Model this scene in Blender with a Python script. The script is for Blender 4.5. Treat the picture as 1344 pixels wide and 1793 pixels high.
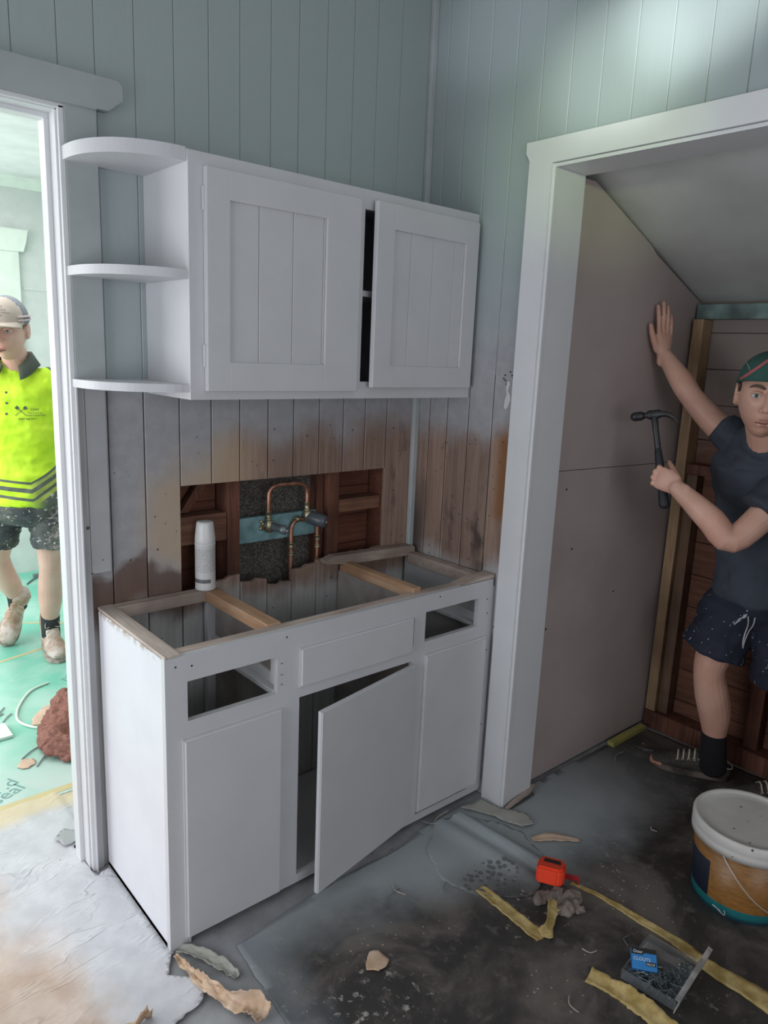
import bpy, bmesh, math, random
from mathutils import Vector, Matrix, noise
from mathutils.bvhtree import BVHTree
random.seed(4)
S = bpy.context.scene
for o in list(bpy.data.objects): bpy.data.objects.remove(o)
COL = S.collection
V = Vector
# ------------------------------------------------------------ camera, light, exposure
cam = bpy.data.objects.new('camera', bpy.data.cameras.new('camera')); COL.objects.link(cam)
cr, cu, cf = V((0.75741312,-0.65164942,0.04096818)), V((0.10573728,0.18433112,0.97716)), V((0.64431746,0.73578194,-0.20851845))
cm = Matrix((cr, cu, -cf)).transposed().to_4x4(); cm.translation = V((-0.748253,-2.145027,1.654525))
cam.matrix_world = cm
cam.data.sensor_fit = 'HORIZONTAL'; cam.data.sensor_width = 36; cam.data.lens = 36*1295.81/1344
cam.data.clip_start = .02
S.camera = cam
S.view_settings.view_transform = 'Standard'; S.view_settings.look = 'None'
S.view_settings.exposure = 0; S.view_settings.gamma = 1; S.view_settings.use_curve_mapping = False
w = bpy.data.worlds.new('overcast_sky'); S.world = w; w.use_nodes = True
w.node_tree.nodes['Background'].inputs[0].default_value = (.75,.85,1,1); w.node_tree.nodes['Background'].inputs[1].default_value = .6
def area(name, loc, target, sx, sy, power, col=(1,1,1), spread=180):
    l = bpy.data.lights.new(name, 'AREA'); l.shape='RECTANGLE'; l.size=sx; l.size_y=sy; l.energy=power; l.color=col
    l.spread = math.radians(spread)
    o = bpy.data.objects.new(name, l); COL.objects.link(o); o.location = loc
    o.rotation_euler = (V(target)-V(loc)).to_track_quat('-Z','Y').to_euler(); return o
def spot(name, loc, target, ang, power, col, blend=1, size=.05):
    l = bpy.data.lights.new(name, 'SPOT'); l.energy=power; l.color=col; l.spot_size=math.radians(ang); l.spot_blend=blend; l.shadow_soft_size=size
    o = bpy.data.objects.new(name, l); COL.objects.link(o); o.location=loc
    o.rotation_euler = (V(target)-V(loc)).to_track_quat('-Z','Y').to_euler(); return o
area('window_light_left', (-1.97,-.85,1.15), (0,-.85,1.0), 1.3, 1.7, 25, (.93,.95,1))
area('window_light_rear', (-.3,-3.66,1.5), (-.3,0,1.4), 1.9, 1.4, 21, (.97,.98,1))
area('window_light_far_room', (-2.0,1.9,1.5), (1,1.9,.9), 2.4, 1.8, 66, (1,1,1))
area('ceiling_fill_far_room', (-.2,1.9,2.62), (-.2,1.9,0), 1.6, 1.6, 26, (1,1,.97))  # fill added at ceiling level to brighten the room, no fitting there
spot('wall_glare_spot', (-.9,-2.4,2.7), (1.278,-1.02,2.62), 11, 330, (.95,1,.97))  # added spots for the blurred glare high on the right wall, no skylight
spot('wall_glare_spot', (-.9,-2.6,2.6), (1.278,-.78,2.50), 10, 240, (.95,1,.97))
spot('wall_glare_spot', (-.7,-2.9,2.5), (1.278,-.33,2.72), 8, 130, (.9,.92,1))
spot('green_tint_spot', (-.9,-2.4,2.3), (1.278,-.7,2.33), 17, 85, (.72,1,.42))  # added green spot imitating the tint round the closet trim corner
# ------------------------------------------------------------ node helpers
class G:
    def __init__(s, name):
        s.m = bpy.data.materials.new(name); s.m.use_nodes = True; s.t = s.m.node_tree
        s.b = s.t.nodes['Principled BSDF']; s.tc = s.t.nodes.new('ShaderNodeTexCoord'); s.sp = None
    def n(s, k): return s.t.nodes.new(k)
    def put(s, sock, v):
        if isinstance(v, bpy.types.NodeSocket): s.t.links.new(v, sock)
        elif v is not None:
            if hasattr(sock.default_value,'__len__') and not hasattr(v,'__len__'): v=[v]*len(sock.default_value)
            if hasattr(v,'__len__') and len(v)==3 and len(sock.default_value)==4: v=(*v,1)
            sock.default_value = v
    def xyz(s, a):
        if not s.sp: s.sp = s.n('ShaderNodeSeparateXYZ'); s.t.links.new(s.tc.outputs['Object'], s.sp.inputs[0])
        return s.sp.outputs['XYZ'.index(a)]
    def ma(s, op, a, b=0, c=0, clamp=False):
        n = s.n('ShaderNodeMath'); n.operation=op; n.use_clamp=clamp
        s.put(n.inputs[0],a); s.put(n.inputs[1],b); s.put(n.inputs[2],c); return n.outputs[0]
    def ss(s, x, a, b, lo=0, hi=1):
        n = s.n('ShaderNodeMapRange'); n.interpolation_type='SMOOTHSTEP'
        s.put(n.inputs[0],x); s.put(n.inputs[1],a); s.put(n.inputs[2],b); s.put(n.inputs[3],lo); s.put(n.inputs[4],hi); return n.outputs[0]
    def map(s, sc=(1,1,1), rot=(0,0,0)):
        n = s.n('ShaderNodeMapping'); n.inputs['Scale'].default_value=sc; n.inputs['Rotation'].default_value=rot
        s.t.links.new(s.tc.outputs['Object'], n.inputs[0]); return n.outputs[0]
    def noise(s, scale, detail=4, vec=None, rough=.55, dist=0):
        n = s.n('ShaderNodeTexNoise'); n.inputs['Scale'].default_value=scale; n.inputs['Detail'].default_value=detail
        n.inputs['Roughness'].default_value=rough; n.inputs['Distortion'].default_value=dist
        s.t.links.new(vec or s.tc.outputs['Object'], n.inputs['Vector']); return n.outputs['Fac']
    def voro(s, scale, vec=None, feat='F1'):
        n = s.n('ShaderNodeTexVoronoi'); n.feature=feat; n.inputs['Scale'].default_value=scale
        s.t.links.new(vec or s.tc.outputs['Object'], n.inputs['Vector']); return n.outputs['Distance']
    def mix(s, f, a, b, mode='MIX'):
        n = s.n('ShaderNodeMix'); n.data_type='RGBA'; n.blend_type=mode
        s.put(n.inputs[0],f); s.put(n.inputs[6],a); s.put(n.inputs[7],b); return n.outputs[2]
    def bump(s, h, dist=.002, strength=1):
        n = s.n('ShaderNodeBump'); s.put(n.inputs['Height'],h); n.inputs['Distance'].default_value=dist; n.inputs['Strength'].default_value=strength
        s.t.links.new(n.outputs[0], s.b.inputs['Normal'])
    def done(s, col, rough=.5, **k):
        s.put(s.b.inputs['Base Color'], col); s.put(s.b.inputs['Roughness'], rough)
        for a,v in k.items(): s.put(s.b.inputs[a.replace('_',' ')], v)
        return s.m
def paint(name, col, rough=.5, var=.06, bump=.0006, scale=7, speck=0, **k):
    g = G(name); n = g.noise(scale, 5)
    c = g.mix(g.ss(n,.3,.7), tuple(x*(1-var) for x in col), tuple(min(1,x*(1+var)) for x in col))
    if speck:
        v = g.voro(14); c = g.mix(g.ma('MULTIPLY', g.ma('LESS_THAN', v, .09), speck), c, (.05,.045,.04))
    if bump: g.bump(g.noise(180,3), bump, .5)
    return g.done(c, rough, **k)
def wood(name, a, b, rough=.7, axis='z', sc=1, knots=True):
    g = G(name); s = {'z':(26,26,1.6),'x':(1.6,26,26),'y':(26,1.6,26)}[axis]
    v = g.map(tuple(q*sc for q in s)); n = g.noise(1.6, 6, v, .6, 1.2); l = g.noise(3,3)
    c = g.mix(g.ss(n,.3,.7), a, b); c = g.mix(g.ss(l,.35,.75), c, tuple(x*.55 for x in a))
    g.bump(n, .001, .6); return g.done(c, rough)
# walls -------------------------------------------------------
GREEN = (.35,.405,.41); PALE=(.38,.38,.40)
def wall_mat(name, right=False):
    g = G(name); x = g.xyz('Y' if right else 'X'); z = g.xyz('Z')
    if right: x = g.ma('MULTIPLY', x, -1)
    warp = g.ma('SUBTRACT', g.noise(4.5,4), .5); fine = g.ma('SUBTRACT', g.noise(24,4), .5)
    board = g.n('ShaderNodeTexWhiteNoise'); board.noise_dimensions='1D'
    s_ = g.ma('FLOOR', g.ma('DIVIDE', g.ma('ADD', x, .057 if not right else .04), .1105)); g.put(board.inputs['W'], s_); bt = board.outputs['Value']
    grain = g.noise(1.5, 6, g.map((30,30,1.6)), .6, 1.0)
    knot = g.noise(3.2, 3, g.map((3,3,1.6)))
    wd = g.mix(g.ss(grain,.3,.7), (.23,.145,.11), (.38,.265,.205))
    wd = g.mix(g.ma('MULTIPLY', bt, .5), wd, (.14,.09,.075))
    wd = g.mix(g.ss(knot,.56,.74), wd, (.07,.05,.045))
    z2 = g.ma('ADD', z, g.ma('ADD', g.ma('MULTIPLY', warp, .22), g.ma('MULTIPLY', g.ma('SUBTRACT', bt, .5), .05)))
    pale = g.mix(g.ss(fine,-.2,.25), tuple(q*.86 for q in PALE), PALE)
    cream = (.46,.34,.23)
    if right:
        m = g.ss(z2, 1.33, 1.47); low = g.mix(g.ss(z2,.84,.96), (.46,.46,.47), wd)
        low = g.mix(g.ma('MULTIPLY', g.ss(x,.40,.46), g.ss(z2,1.0,1.08)), low, (.26,.12,.05))
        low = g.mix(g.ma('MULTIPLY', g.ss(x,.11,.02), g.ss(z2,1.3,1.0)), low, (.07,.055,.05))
        c = g.mix(m, low, pale); gm = g.ss(g.ma('ADD', z, g.ma('MULTIPLY', warp,.5)), 1.55, 1.95)
    else:
        # where old timber was left bare: a brown field right of x=.28, bare under the bench line
        zt = g.ma('ADD', g.ss(x,.26,.50, .93, 1.36), g.ss(x,.95,1.12,0,.04))
        m = g.ss(g.ma('SUBTRACT', z2, zt), -.07, .09)
        cr_ = g.ma('MULTIPLY', g.ss(g.ma('ADD',x,g.ma('MULTIPLY',g.ma('SUBTRACT',1.2,z),.12)),.10,.24), g.ss(x,.66,.42))
        cr_ = g.ma('MULTIPLY', cr_, g.ma('MULTIPLY', g.ss(g.ma('SUBTRACT',z2,g.ma('MULTIPLY',x,.25)),1.33,1.16), g.ss(z2,.94,1.04)))
        c = g.mix(m, wd, pale); c = g.mix(g.ma('MULTIPLY',cr_,.8), c, cream)
        dkb=g.ma('MULTIPLY',g.ma('MULTIPLY',g.ss(z2,.99,.955),g.ss(x,.30,.28)),.85); c=g.mix(dkb,c,(.11,.065,.05))
        under = g.ma('MULTIPLY', g.ss(z2,.87,.78), 1.0)
        c = g.mix(under, c, g.mix(g.ss(grain,.3,.7),(.44,.43,.42),(.54,.54,.53))); gm = g.ss(g.ma('ADD', z, g.ma('MULTIPLY', warp,.1)), 1.49, 1.53)
    flecks = g.ma('MULTIPLY', g.ma('LESS_THAN', g.voro(26), .11), g.ma('MULTIPLY', g.ss(z,1.5,1.35), g.ss(knot,.4,.55)))
    c = g.mix(g.ma('MULTIPLY',flecks,.8), c, (.05,.045,.04))
    c = g.mix(gm, c, GREEN)
    g.bump(g.ma('ADD', grain, g.ma('MULTIPLY', fine, .4)), .0012, .5)
    return g.done(c, g.ss(gm,0,1,.7,.34))
M = {}
M['wall_back'] = wall_mat('board_wall_paint'); M['wall_right'] = wall_mat('side_board_wall_paint', True)
M['trim'] = paint('trim_paint', (.69,.695,.71), .38, .02); M['trim_grey']=paint('grey_trim_paint',(.36,.39,.395),.45)
M['white'] = paint('cupboard_paint', (.58,.58,.60), .42, .02); M['white_in']=paint('cupboard_inner_paint',(.48,.48,.48),.6)
M['dark'] = paint('dark_timber', (.05,.035,.028), .8)
M['ceil'] = paint('ceiling_paint', (.8,.8,.8), .7)
M['green_wall'] = paint('far_room_paint', (.66,.695,.685), .5); M['far_trim'] = paint('far_room_trim', (.78,.85,.78), .5)
M['floor'] = paint('grey_floor_boards', (.28,.285,.295), .7, .2, .001, 9, .4)
M['red_wood'] = wood('red_brown_hardwood', (.10,.035,.02), (.22,.085,.05), .75, 'z')
M['red_wood_x'] = wood('red_brown_hardwood_noggin', (.12,.05,.03), (.25,.12,.07), .75, 'x')
M['pine'] = wood('fresh_pine', (.36,.22,.12), (.50,.34,.20), .6, 'z')
M['pine_y'] = wood('orange_pine_rail', (.48,.27,.15), (.62,.42,.28), .6, 'y')
M['old_x'] = wood('weathered_rail', (.42,.33,.275), (.62,.52,.46), .7, 'x'); M['old_y'] = wood('weathered_side_rail', (.42,.34,.29), (.62,.54,.48), .7, 'y')
M['teal_wood'] = paint('teal_painted_batten', (.19,.34,.36), .6, .3, .001, 18)
M['teal_dirty'] = paint('dirty_teal_paint', (.16,.24,.22), .6, .5, .001, 9)
g = G('mottled_fibro'); n=g.noise(170,5); c=g.mix(g.ss(n,.42,.66),(.05,.045,.038),(.16,.145,.125)); v=g.voro(120); c=g.mix(g.ma('MULTIPLY',g.ma('LESS_THAN',v,.13),g.ss(g.noise(9,3),.45,.6)),c,(.32,.29,.26)); M['fibro']=g.done(c,.85)
M['copper'] = paint('dull_copper', (.55,.27,.18), .38, .3, 0, 30, Metallic=.85)
M['brass'] = paint('dull_brass', (.42,.36,.24), .4, .3, 0, 30, Metallic=.85)
M['steel'] = paint('grey_metal', (.22,.25,.27), .42, .1, 0, 30, Metallic=.5)
M['black'] = paint('black_rubber', (.015,.015,.016), .5)
# brown plasterboard sheet
def board_mat(name):
    g = G(name); n = g.noise(3,4); c = g.mix(g.ss(n,.3,.7), (.42,.345,.33), (.47,.395,.38)); g.bump(g.noise(90,3),.0004,.4); return g.done(c,.85)
M['plaster'] = board_mat('brown_plasterboard_paper')
g = G('raked_ceiling_paint'); n=g.noise(3.5,3); c=g.mix(g.ss(n,.35,.7),(.50,.50,.49),(.58,.60,.58)); y=g.xyz('Y'); c=g.mix(g.ss(y,-1.0,-1.5,0,.6),c,(.28,.42,.37)); M['rake']=g.done(c,.5)
g = G('closet_boards'); n=g.noise(2,6,g.map((20,2,20)),.6,1); z=g.xyz('Z'); c=g.mix(g.ss(n,.3,.7),(.11,.042,.024),(.20,.085,.05)); c=g.mix(g.ss(g.ma('ADD',z,g.ma('MULTIPLY',g.noise(5,3),.5)),1.35,2.0),c,(.29,.24,.22)); g.bump(n,.001,.5); M['closet']=g.done(c,.8)  # upper boards paler: haze is painted into their colour
# ------------------------------------------------------------ mesh helpers
def tag(o, label=None, cat=None, group=None, kind=None):
    for k,v in (('label',label),('category',cat),('group',group),('kind',kind)):
        if v: o[k]=v
    return o
def empty(name, loc, label, cat, group=None):
    o = bpy.data.objects.new(name, None); COL.objects.link(o); o.location=loc; o.empty_display_size=.05
    return tag(o,label,cat,group)
def obj(name, bm, mat, parent=None, smooth=False, **k):
    bmesh.ops.recalc_face_normals(bm, faces=bm.faces[:])
    me = bpy.data.meshes.new(name); bm.to_mesh(me); bm.free()
    for m in (mat if isinstance(mat,(list,tuple)) else [mat]): me.materials.append(m)
    if smooth:
        for p in me.polygons: p.use_smooth=True
    o = bpy.data.objects.new(name, me); COL.objects.link(o)
    if parent:
        o.parent = parent
        w_ = Matrix.Identity(4); q = parent
        while q: w_ = q.matrix_basis @ w_; q = q.parent
        o.matrix_basis = w_.inverted()      # children are modelled in world coordinates
    return tag(o, **k)
def pieces(name, bm, mat, parent=None, smooth=False, **k):
    seen=set(); out=[]
    bm.verts.ensure_lookup_table()
    for v in bm.verts:
        if v in seen: continue
        st=[v]; isl=set()
        while st:
            q=st.pop()
            if q in isl: continue
            isl.add(q); st+= [e.other_vert(q) for e in q.link_edges]
        seen|=isl; nb=bmesh.new(); mp={q:nb.verts.new(q.co) for q in isl}
        for f in {f for q in isl for f in q.link_faces}: nb.faces.new([mp[q] for q in f.verts])
        out.append(obj(name,nb,mat,parent,smooth,**k))
    bm.free(); return out
def B(*boxes, bev=0):
    bm = bmesh.new()
    for (x0,x1,y0,y1,z0,z1) in boxes: add_box(bm,x0,x1,y0,y1,z0,z1,bev)
    return bm
def add_box(bm,x0,x1,y0,y1,z0,z1,bev=0,rot=None,mi=0):
    r = bmesh.ops.create_cube(bm,size=1)['verts']
    c = V(((x0+x1)/2,(y0+y1)/2,(z0+z1)/2)); s=(abs(x1-x0),abs(y1-y0),abs(z1-z0))
    for v in r:
        p = V((v.co.x*s[0],v.co.y*s[1],v.co.z*s[2]))
        if rot: p = rot@p
        v.co = p+c
    fs = {f for v in r for f in v.link_faces}
    for f in fs: f.material_index=mi
    if bev:
        es = {e for v in r for e in v.link_edges}
        q = bmesh.ops.bevel(bm, geom=list(es), offset=bev, segments=2, affect='EDGES', profile=.6)
        for f in q['faces']: f.material_index=mi
def prism(bm, pts, a, b, axis='y', bev=0, mi=0):
    """extrude 2D polygon between a and b along axis"""
    def P(u,v,t): return {'y':(u,t,v),'x':(t,u,v),'z':(u,v,t)}[axis]
    v0=[bm.verts.new(P(u,v,a)) for u,v in pts]; v1=[bm.verts.new(P(u,v,b)) for u,v in pts]
    n=len(pts); fs=[bm.faces.new(v0), bm.faces.new(v1[::-1])]
    for i in range(n): fs.append(bm.faces.new((v0[i],v1[i],v1[(i+1)%n],v0[(i+1)%n])))
    for f in fs: f.material_index=mi
    if bev:
        bmesh.ops.bevel(bm, geom=list({e for f in fs for e in f.edges}), offset=bev, segments=2, affect='EDGES')
    return bm
def frame_to(d, hint=V((0,0,1))):
    d=d.normalized()
    if abs(d.dot(hint))>.97: hint=V((0,1,0)) if abs(d.y)<.9 else V((1,0,0))
    a=hint.cross(d).normalized(); b=d.cross(a); return a,b
def loft(bm, pts, rad, hint=V((0,0,1)), n=16, caps=True, mi=0, wide=None, flat=1):
    """closed tube through pts; rad = r or (ra, rb): ra across 'wide' axis, rb other. rounded ends"""
    pts=[V(p) for p in pts]; rings=[]
    rad=[(r,r) if not hasattr(r,'__len__') else r for r in rad]
    P=list(pts); Rr=list(rad)
    if caps:
        d0=(pts[0]-pts[1]).normalized(); d1=(pts[-1]-pts[-2]).normalized()
        pre=[];pr=[]
        for t in (.97,.75,.4):
            k=math.sqrt(1-t*t); pre.append(pts[0]+d0*min(rad[0])*t*flat); pr.append((rad[0][0]*k,rad[0][1]*k))
        post=[];po=[]
        for t in (.4,.75,.97):
            k=math.sqrt(1-t*t); post.append(pts[-1]+d1*min(rad[-1])*t*flat); po.append((rad[-1][0]*k,rad[-1][1]*k))
        P=pre+P+post; Rr=pr+Rr+po
    pa=None
    for i,(p,r) in enumerate(zip(P,Rr)):
        d=(P[min(i+1,len(P)-1)]-P[max(i-1,0)])
        if wide is not None:
            d=d.normalized(); b=d.cross(wide).normalized(); a=b.cross(d)
        else:
            d=d.normalized()
            if pa is None: a,b=frame_to(d,hint)
            else: a=(pa-d*pa.dot(d)).normalized(); b=d.cross(a)
            pa=a
        rings.append([bm.verts.new(p+a*(r[0]*math.cos(2*math.pi*k/n))+b*(r[1]*math.sin(2*math.pi*k/n))) for k in range(n)])
    fs=[]
    for A,Bq in zip(rings,rings[1:]):
        for k in range(n): fs.append(bm.faces.new((A[k],A[(k+1)%n],Bq[(k+1)%n],Bq[k])))
    fs.append(bm.faces.new(rings[0][::-1])); fs.append(bm.faces.new(rings[-1]))
    for f in fs: f.material_index=mi
    return bm
def smooth_path(pts, k=6):
    pts=[V(p) for p in pts]; out=[]
    for i in range(len(pts)-1):
        p0=pts[max(i-1,0)];p1=pts[i];p2=pts[i+1];p3=pts[min(i+2,len(pts)-1)]
        for j in range(k):
            t=j/k; out.append(.5*((2*p1)+(p2-p0)*t+(2*p0-5*p1+4*p2-p3)*t*t+(3*p1-p0-3*p2+p3)*t**3))
    out.append(pts[-1]); return out
def tube(bm, pts, r, k=6, n=10, smooth=True, mi=0):
    P=smooth_path(pts,k) if smooth else [V(p) for p in pts]
    return loft(bm,P,[r]*len(P),n=n,mi=mi)
def lathe(bm, prof, c, n=48, axis=None, mi=0):
    c=V(c); rings=[]
    q = V((0,0,1)).rotation_difference(V(axis)) if axis is not None else None
    for r,z in prof:
        ring=[]
        for k in range(n):
            p=V((r*math.cos(2*math.pi*k/n), r*math.sin(2*math.pi*k/n), z))
            if q: p=q@p
            ring.append(bm.verts.new(c+p))
        rings.append(ring)
    for A,Bq in zip(rings,rings[1:]):
        for k in range(n):
            f=bm.faces.new((A[k],A[(k+1)%n],Bq[(k+1)%n],Bq[k])); f.material_index=mi
    f=bm.faces.new(rings[0][::-1]); f.material_index=mi; f=bm.faces.new(rings[-1]); f.material_index=mi
    return bm
def sphere(bm, c, r, m=None, u=24, v=16, mi=0):
    q=bmesh.ops.create_uvsphere(bm,u_segments=u,v_segments=v,radius=1)['verts']
    for vv in q:
        p=V((vv.co.x*r[0],vv.co.y*r[1],vv.co.z*r[2]))
        if m: p=m@p
        vv.co=p+V(c)
    for f in {f for vv in q for f in vv.link_faces}: f.material_index=mi
def bake(o, mods):
    for k,kw in mods:
        m=o.modifiers.new(k,k)
        for a,v in kw.items(): setattr(m,a,v)
    dg=bpy.context.evaluated_depsgraph_get(); dg.update()
    me=bpy.data.meshes.new_from_object(o.evaluated_get(dg)); mats=list(o.data.materials)
    o.modifiers.clear(); o.data=me
    if not me.materials:
        for m in mats: me.materials.append(m)
    for p in me.polygons: p.use_smooth=True
    return o
def fuse(o, voxel=.005, it=4, f=.5):
    return bake(o, [('REMESH',dict(mode='VOXEL',voxel_size=voxel)),('SMOOTH',dict(factor=f,iterations=it))])
def wrinkle(o, amp, sc, sxyz=(1,1,1)):
    me=o.data; off=[]
    for v in me.vertices:
        n_=noise.noise(V((v.co.x*sc*sxyz[0],v.co.y*sc*sxyz[1],v.co.z*sc*sxyz[2])))
        n_+=.5*noise.noise(V((v.co.x*sc*2.3*sxyz[0],v.co.y*sc*2.3*sxyz[1],v.co.z*sc*2.3*sxyz[2])))
        off.append(v.co+v.normal*n_*amp)
    for v,c in zip(me.vertices,off): v.co=c
def sheet(name, poly, mat, z=0.003, step=.02, hfun=None, thick=.0015, parent=None, jag=0, **k):
    """cloth / paper / vinyl laid on the floor: grid clipped to polygon, height hfun(x,y)"""
    pts=[]
    for i,(a,b) in enumerate(zip(poly,poly[1:]+poly[:1])):
        a=V((*a,0));b=V((*b,0)); L=(b-a).length; m_=max(1,int(L/step)); nrm=V((-(b-a).y,(b-a).x,0)).normalized() if L else V()
        for j in range(m_):
            p=a.lerp(b,j/m_); pts.append(p+nrm*jag*noise.noise(p*21)+nrm*jag*.6*noise.noise(p*60))
    bm=bmesh.new(); vs=[bm.verts.new(p) for p in pts]; bm.faces.new(vs)
    xs=[p.x for p in pts]; ys=[p.y for p in pts]
    for ax,lo,hi in ((V((1,0,0)),min(xs),max(xs)),(V((0,1,0)),min(ys),max(ys))):
        t=lo+step
        while t<hi-.3*step:
            bmesh.ops.bisect_plane(bm,geom=bm.verts[:]+bm.edges[:]+bm.faces[:],plane_co=ax*t,plane_no=ax,dist=1e-6); t+=step
    bmesh.ops.triangulate(bm, faces=[f for f in bm.faces if len(f.verts)>4])
    for v in bm.verts: v.co.z = z+(hfun(v.co.x,v.co.y) if hfun else 0)
    o=obj(name,bm,mat,parent,True,**k)
    for p in o.data.polygons: pass
    m=o.modifiers.new('solid','SOLIDIFY'); m.thickness=thick; m.offset=1
    return o
def text(name, s, size, mat, origin, u, vdir, parent=None, surf=None, ext=.0006, lift=.0015, cast=None, align='LEFT', **k):
    c=bpy.data.curves.new(name,'FONT'); c.body=s; c.size=size; c.extrude=0; c.align_x=align; c.resolution_u=3
    t=bpy.data.objects.new('t',c); COL.objects.link(t); dg=bpy.context.evaluated_depsgraph_get(); dg.update()
    me=bpy.data.meshes.new_from_object(t.evaluated_get(dg)); bpy.data.objects.remove(t)
    bm=bmesh.new(); bm.from_mesh(me); u=V(u).normalized(); vd=V(vdir).normalized(); nn=u.cross(vd)
    if surf:
        for _ in range(2): bmesh.ops.subdivide_edges(bm,edges=[e for e in bm.edges if e.calc_length()>size*.2],cuts=1)
        bmesh.ops.triangulate(bm,faces=bm.faces[:])
    for v in bm.verts:
        p=V(origin)+u*v.co.x+vd*v.co.y
        if surf:
            h=surf.ray_cast(p+nn*.15,-nn)
            if h[0] is not None: p=h[0]+nn*lift
        v.co=p
    return obj(name,bm,mat,parent,**k)
def bvh(o):
    dg=bpy.context.evaluated_depsgraph_get(); dg.update()
    bm=bmesh.new(); bm.from_mesh(o.data); mw=Matrix.Identity(4); q=o
    while q: mw=q.matrix_basis@mw; q=q.parent
    bm.transform(mw); t=BVHTree.FromBMesh(bm); bm.free(); return t
def struct(name,bm,mat,**k):
    o=obj(name,bm,mat,kind='structure'); return o
# ------------------------------------------------------------ room shell
XR=1.278; ZC=2.95
struct('floor', B((-2.1,2.55,-3.8,3.6,-.06,0)), M['floor'])
gx=[-.04,.055,.163,.277,.385,.488,.596,.699,.808,.916,1.018,1.125,1.278]
def boards_x(bm, z0, z1, xs, y0=0, y1=.014, gap=.0022):
    for a,b in zip(xs,xs[1:]):
        h=gap/2; c=.0022
        prism(bm,[(a+h,y1),(a+h,y0+c),(a+h+c,y0),(b-h-c,y0),(b-h,y0+c),(b-h,y1)],z0,z1,'z')
bm=bmesh.new(); ZS=1.515
boards_x(bm,ZS,ZC,gx,gap=.0007); boards_x(bm,1.222,ZS,gx[3:12],gap=.003); boards_x(bm,0,ZS,gx[:4],gap=.003); boards_x(bm,0,ZS,gx[11:],gap=.003)
tops=[.868,.893,.868,.838,.883,.905,.905,.905]
for i,t in enumerate(tops):
    a,b=gx[3+i],gx[4+i]; 
    prism(bm,[(a+.0015,0),(b-.0015,0),(b-.0015,t+.006*math.sin(i*2)),(a+.6*(b-a),t+.005),(a+.45*(b-a),t-.004),(a+.0015,t-.006*math.sin(i*1.7))],0,.014,'y')
xs=[-2.1+.115*i for i in range(9)]+[-1.06]
boards_x(bm,0,ZC,xs,gap=.0007); boards_x(bm,2.24,ZC,[-1.06,-.955,-.84,-.725,-.61,-.495,-.38,-.265,-.15,-.04],gap=.0007)
# backing of the boards: dark gap liner away from the opening, far room lining
add_box(bm,-.04,.26,.1,.12,0,ZC); add_box(bm,1.145,1.40,.1,.12,0,ZC); add_box(bm,.26,1.145,.12,.13,1.24,ZC); add_box(bm,.26,1.145,.12,.13,0,.85)
add_box(bm,-2.1,-1.06,.1,.12,0,ZC); add_box(bm,-1.06,-.04,.1,.12,2.24,ZC)
add_box(bm,-.04,1.3,.0145,.02,1.26,ZC); add_box(bm,-2.1,-1.06,.0145,.02,0,ZC); add_box(bm,-1.06,-.04,.0145,.02,2.25,ZC)
struct('wall_back',bm,M['wall_back'])
# right wall boards, opening from y=-.50 to -2.05, z to 2.26
bm=bmesh.new(); gy=[0,-.075,-.169,-.278,-.393,-.5]
def boards_y(bm,z0,z1,ys,x0=XR,x1=XR+.014,gap=.0022):
    for a,b in zip(ys,ys[1:]):
        h=gap/2;c=.0022
        prism(bm,[(x1,a-h),(x0+c,a-h),(x0,a-h-c),(x0,b+h+c),(x0+c,b+h),(x1,b+h)],z0,z1,'z')
boards_y(bm,0,1.6,gy,gap=.0036); boards_y(bm,1.6,ZC,gy,gap=.001); boards_y(bm,2.285,ZC,[-.5-.1105*i for i in range(15)],gap=.0008); boards_y(bm,0,ZC,[-2.05-.1105*i for i in range(16)])
add_box(bm,XR+.0145,XR+.145,0,-.5,0,ZC); add_box(bm,XR+.0145,XR+.145,-.5,-2.05,2.30,ZC); add_box(bm,XR+.0145,XR+.145,-2.05,-3.7,0,ZC)
struct('wall_right',bm,M['wall_right'])
# left wall with window opening, rear wall with window opening
struct('wall_left',B((-2.1,-2.0,-3.8,-1.55,0,ZC),(-2.1,-2.0,-.15,3.6,2.1,ZC),(-2.1,-2.0,-.15,.7,0,2.1),(-2.1,-2.0,-1.55,-.15,2.05,ZC),(-2.1,-2.0,-1.55,-.15,0,.25),(-2.1,-2.0,3.1,3.6,0,2.45),(-2.1,-2.0,.7,3.1,0,.5)),M['trim_grey'])
struct('wall_front',B((-2.1,-1.3,-3.8,-3.7,0,ZC),(.7,2.55,-3.8,-3.7,0,ZC),(-1.3,.7,-3.8,-3.7,2.25,ZC),(-1.3,.7,-3.8,-3.7,0,.75)),M['trim_grey'])
struct('ceiling',B((-2.1,1.45,-3.8,.12,ZC,ZC+.06),(-2.1,2.55,.12,3.6,2.68,2.75)),M['ceil'])
# far room
bm=bmesh.new(); add_box(bm,-2.1,2.55,3.4,3.5,0,2.75)
for a,b in ((-.2,.55),(.55,.705),(.70,1.4),):
    pass
struct('wall_far_room',bm,M['green_wall'])
struct('wall_far_room_side',B((1.6,1.7,.12,3.4,0,2.75)),M['green_wall'])
bm=bmesh.new(); prism(bm,[(3.4,2.62),(3.385,2.62),(3.37,2.64),(3.34,2.66),(3.33,2.68),(3.4,2.68)],-2,1.6,'x'); struct('trim_1',bm,M['far_trim'])
for z in (1.98,): struct('trim_2',B((.79,1.6,3.394,3.4,z,z+.02)),M['green_wall'])
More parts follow.
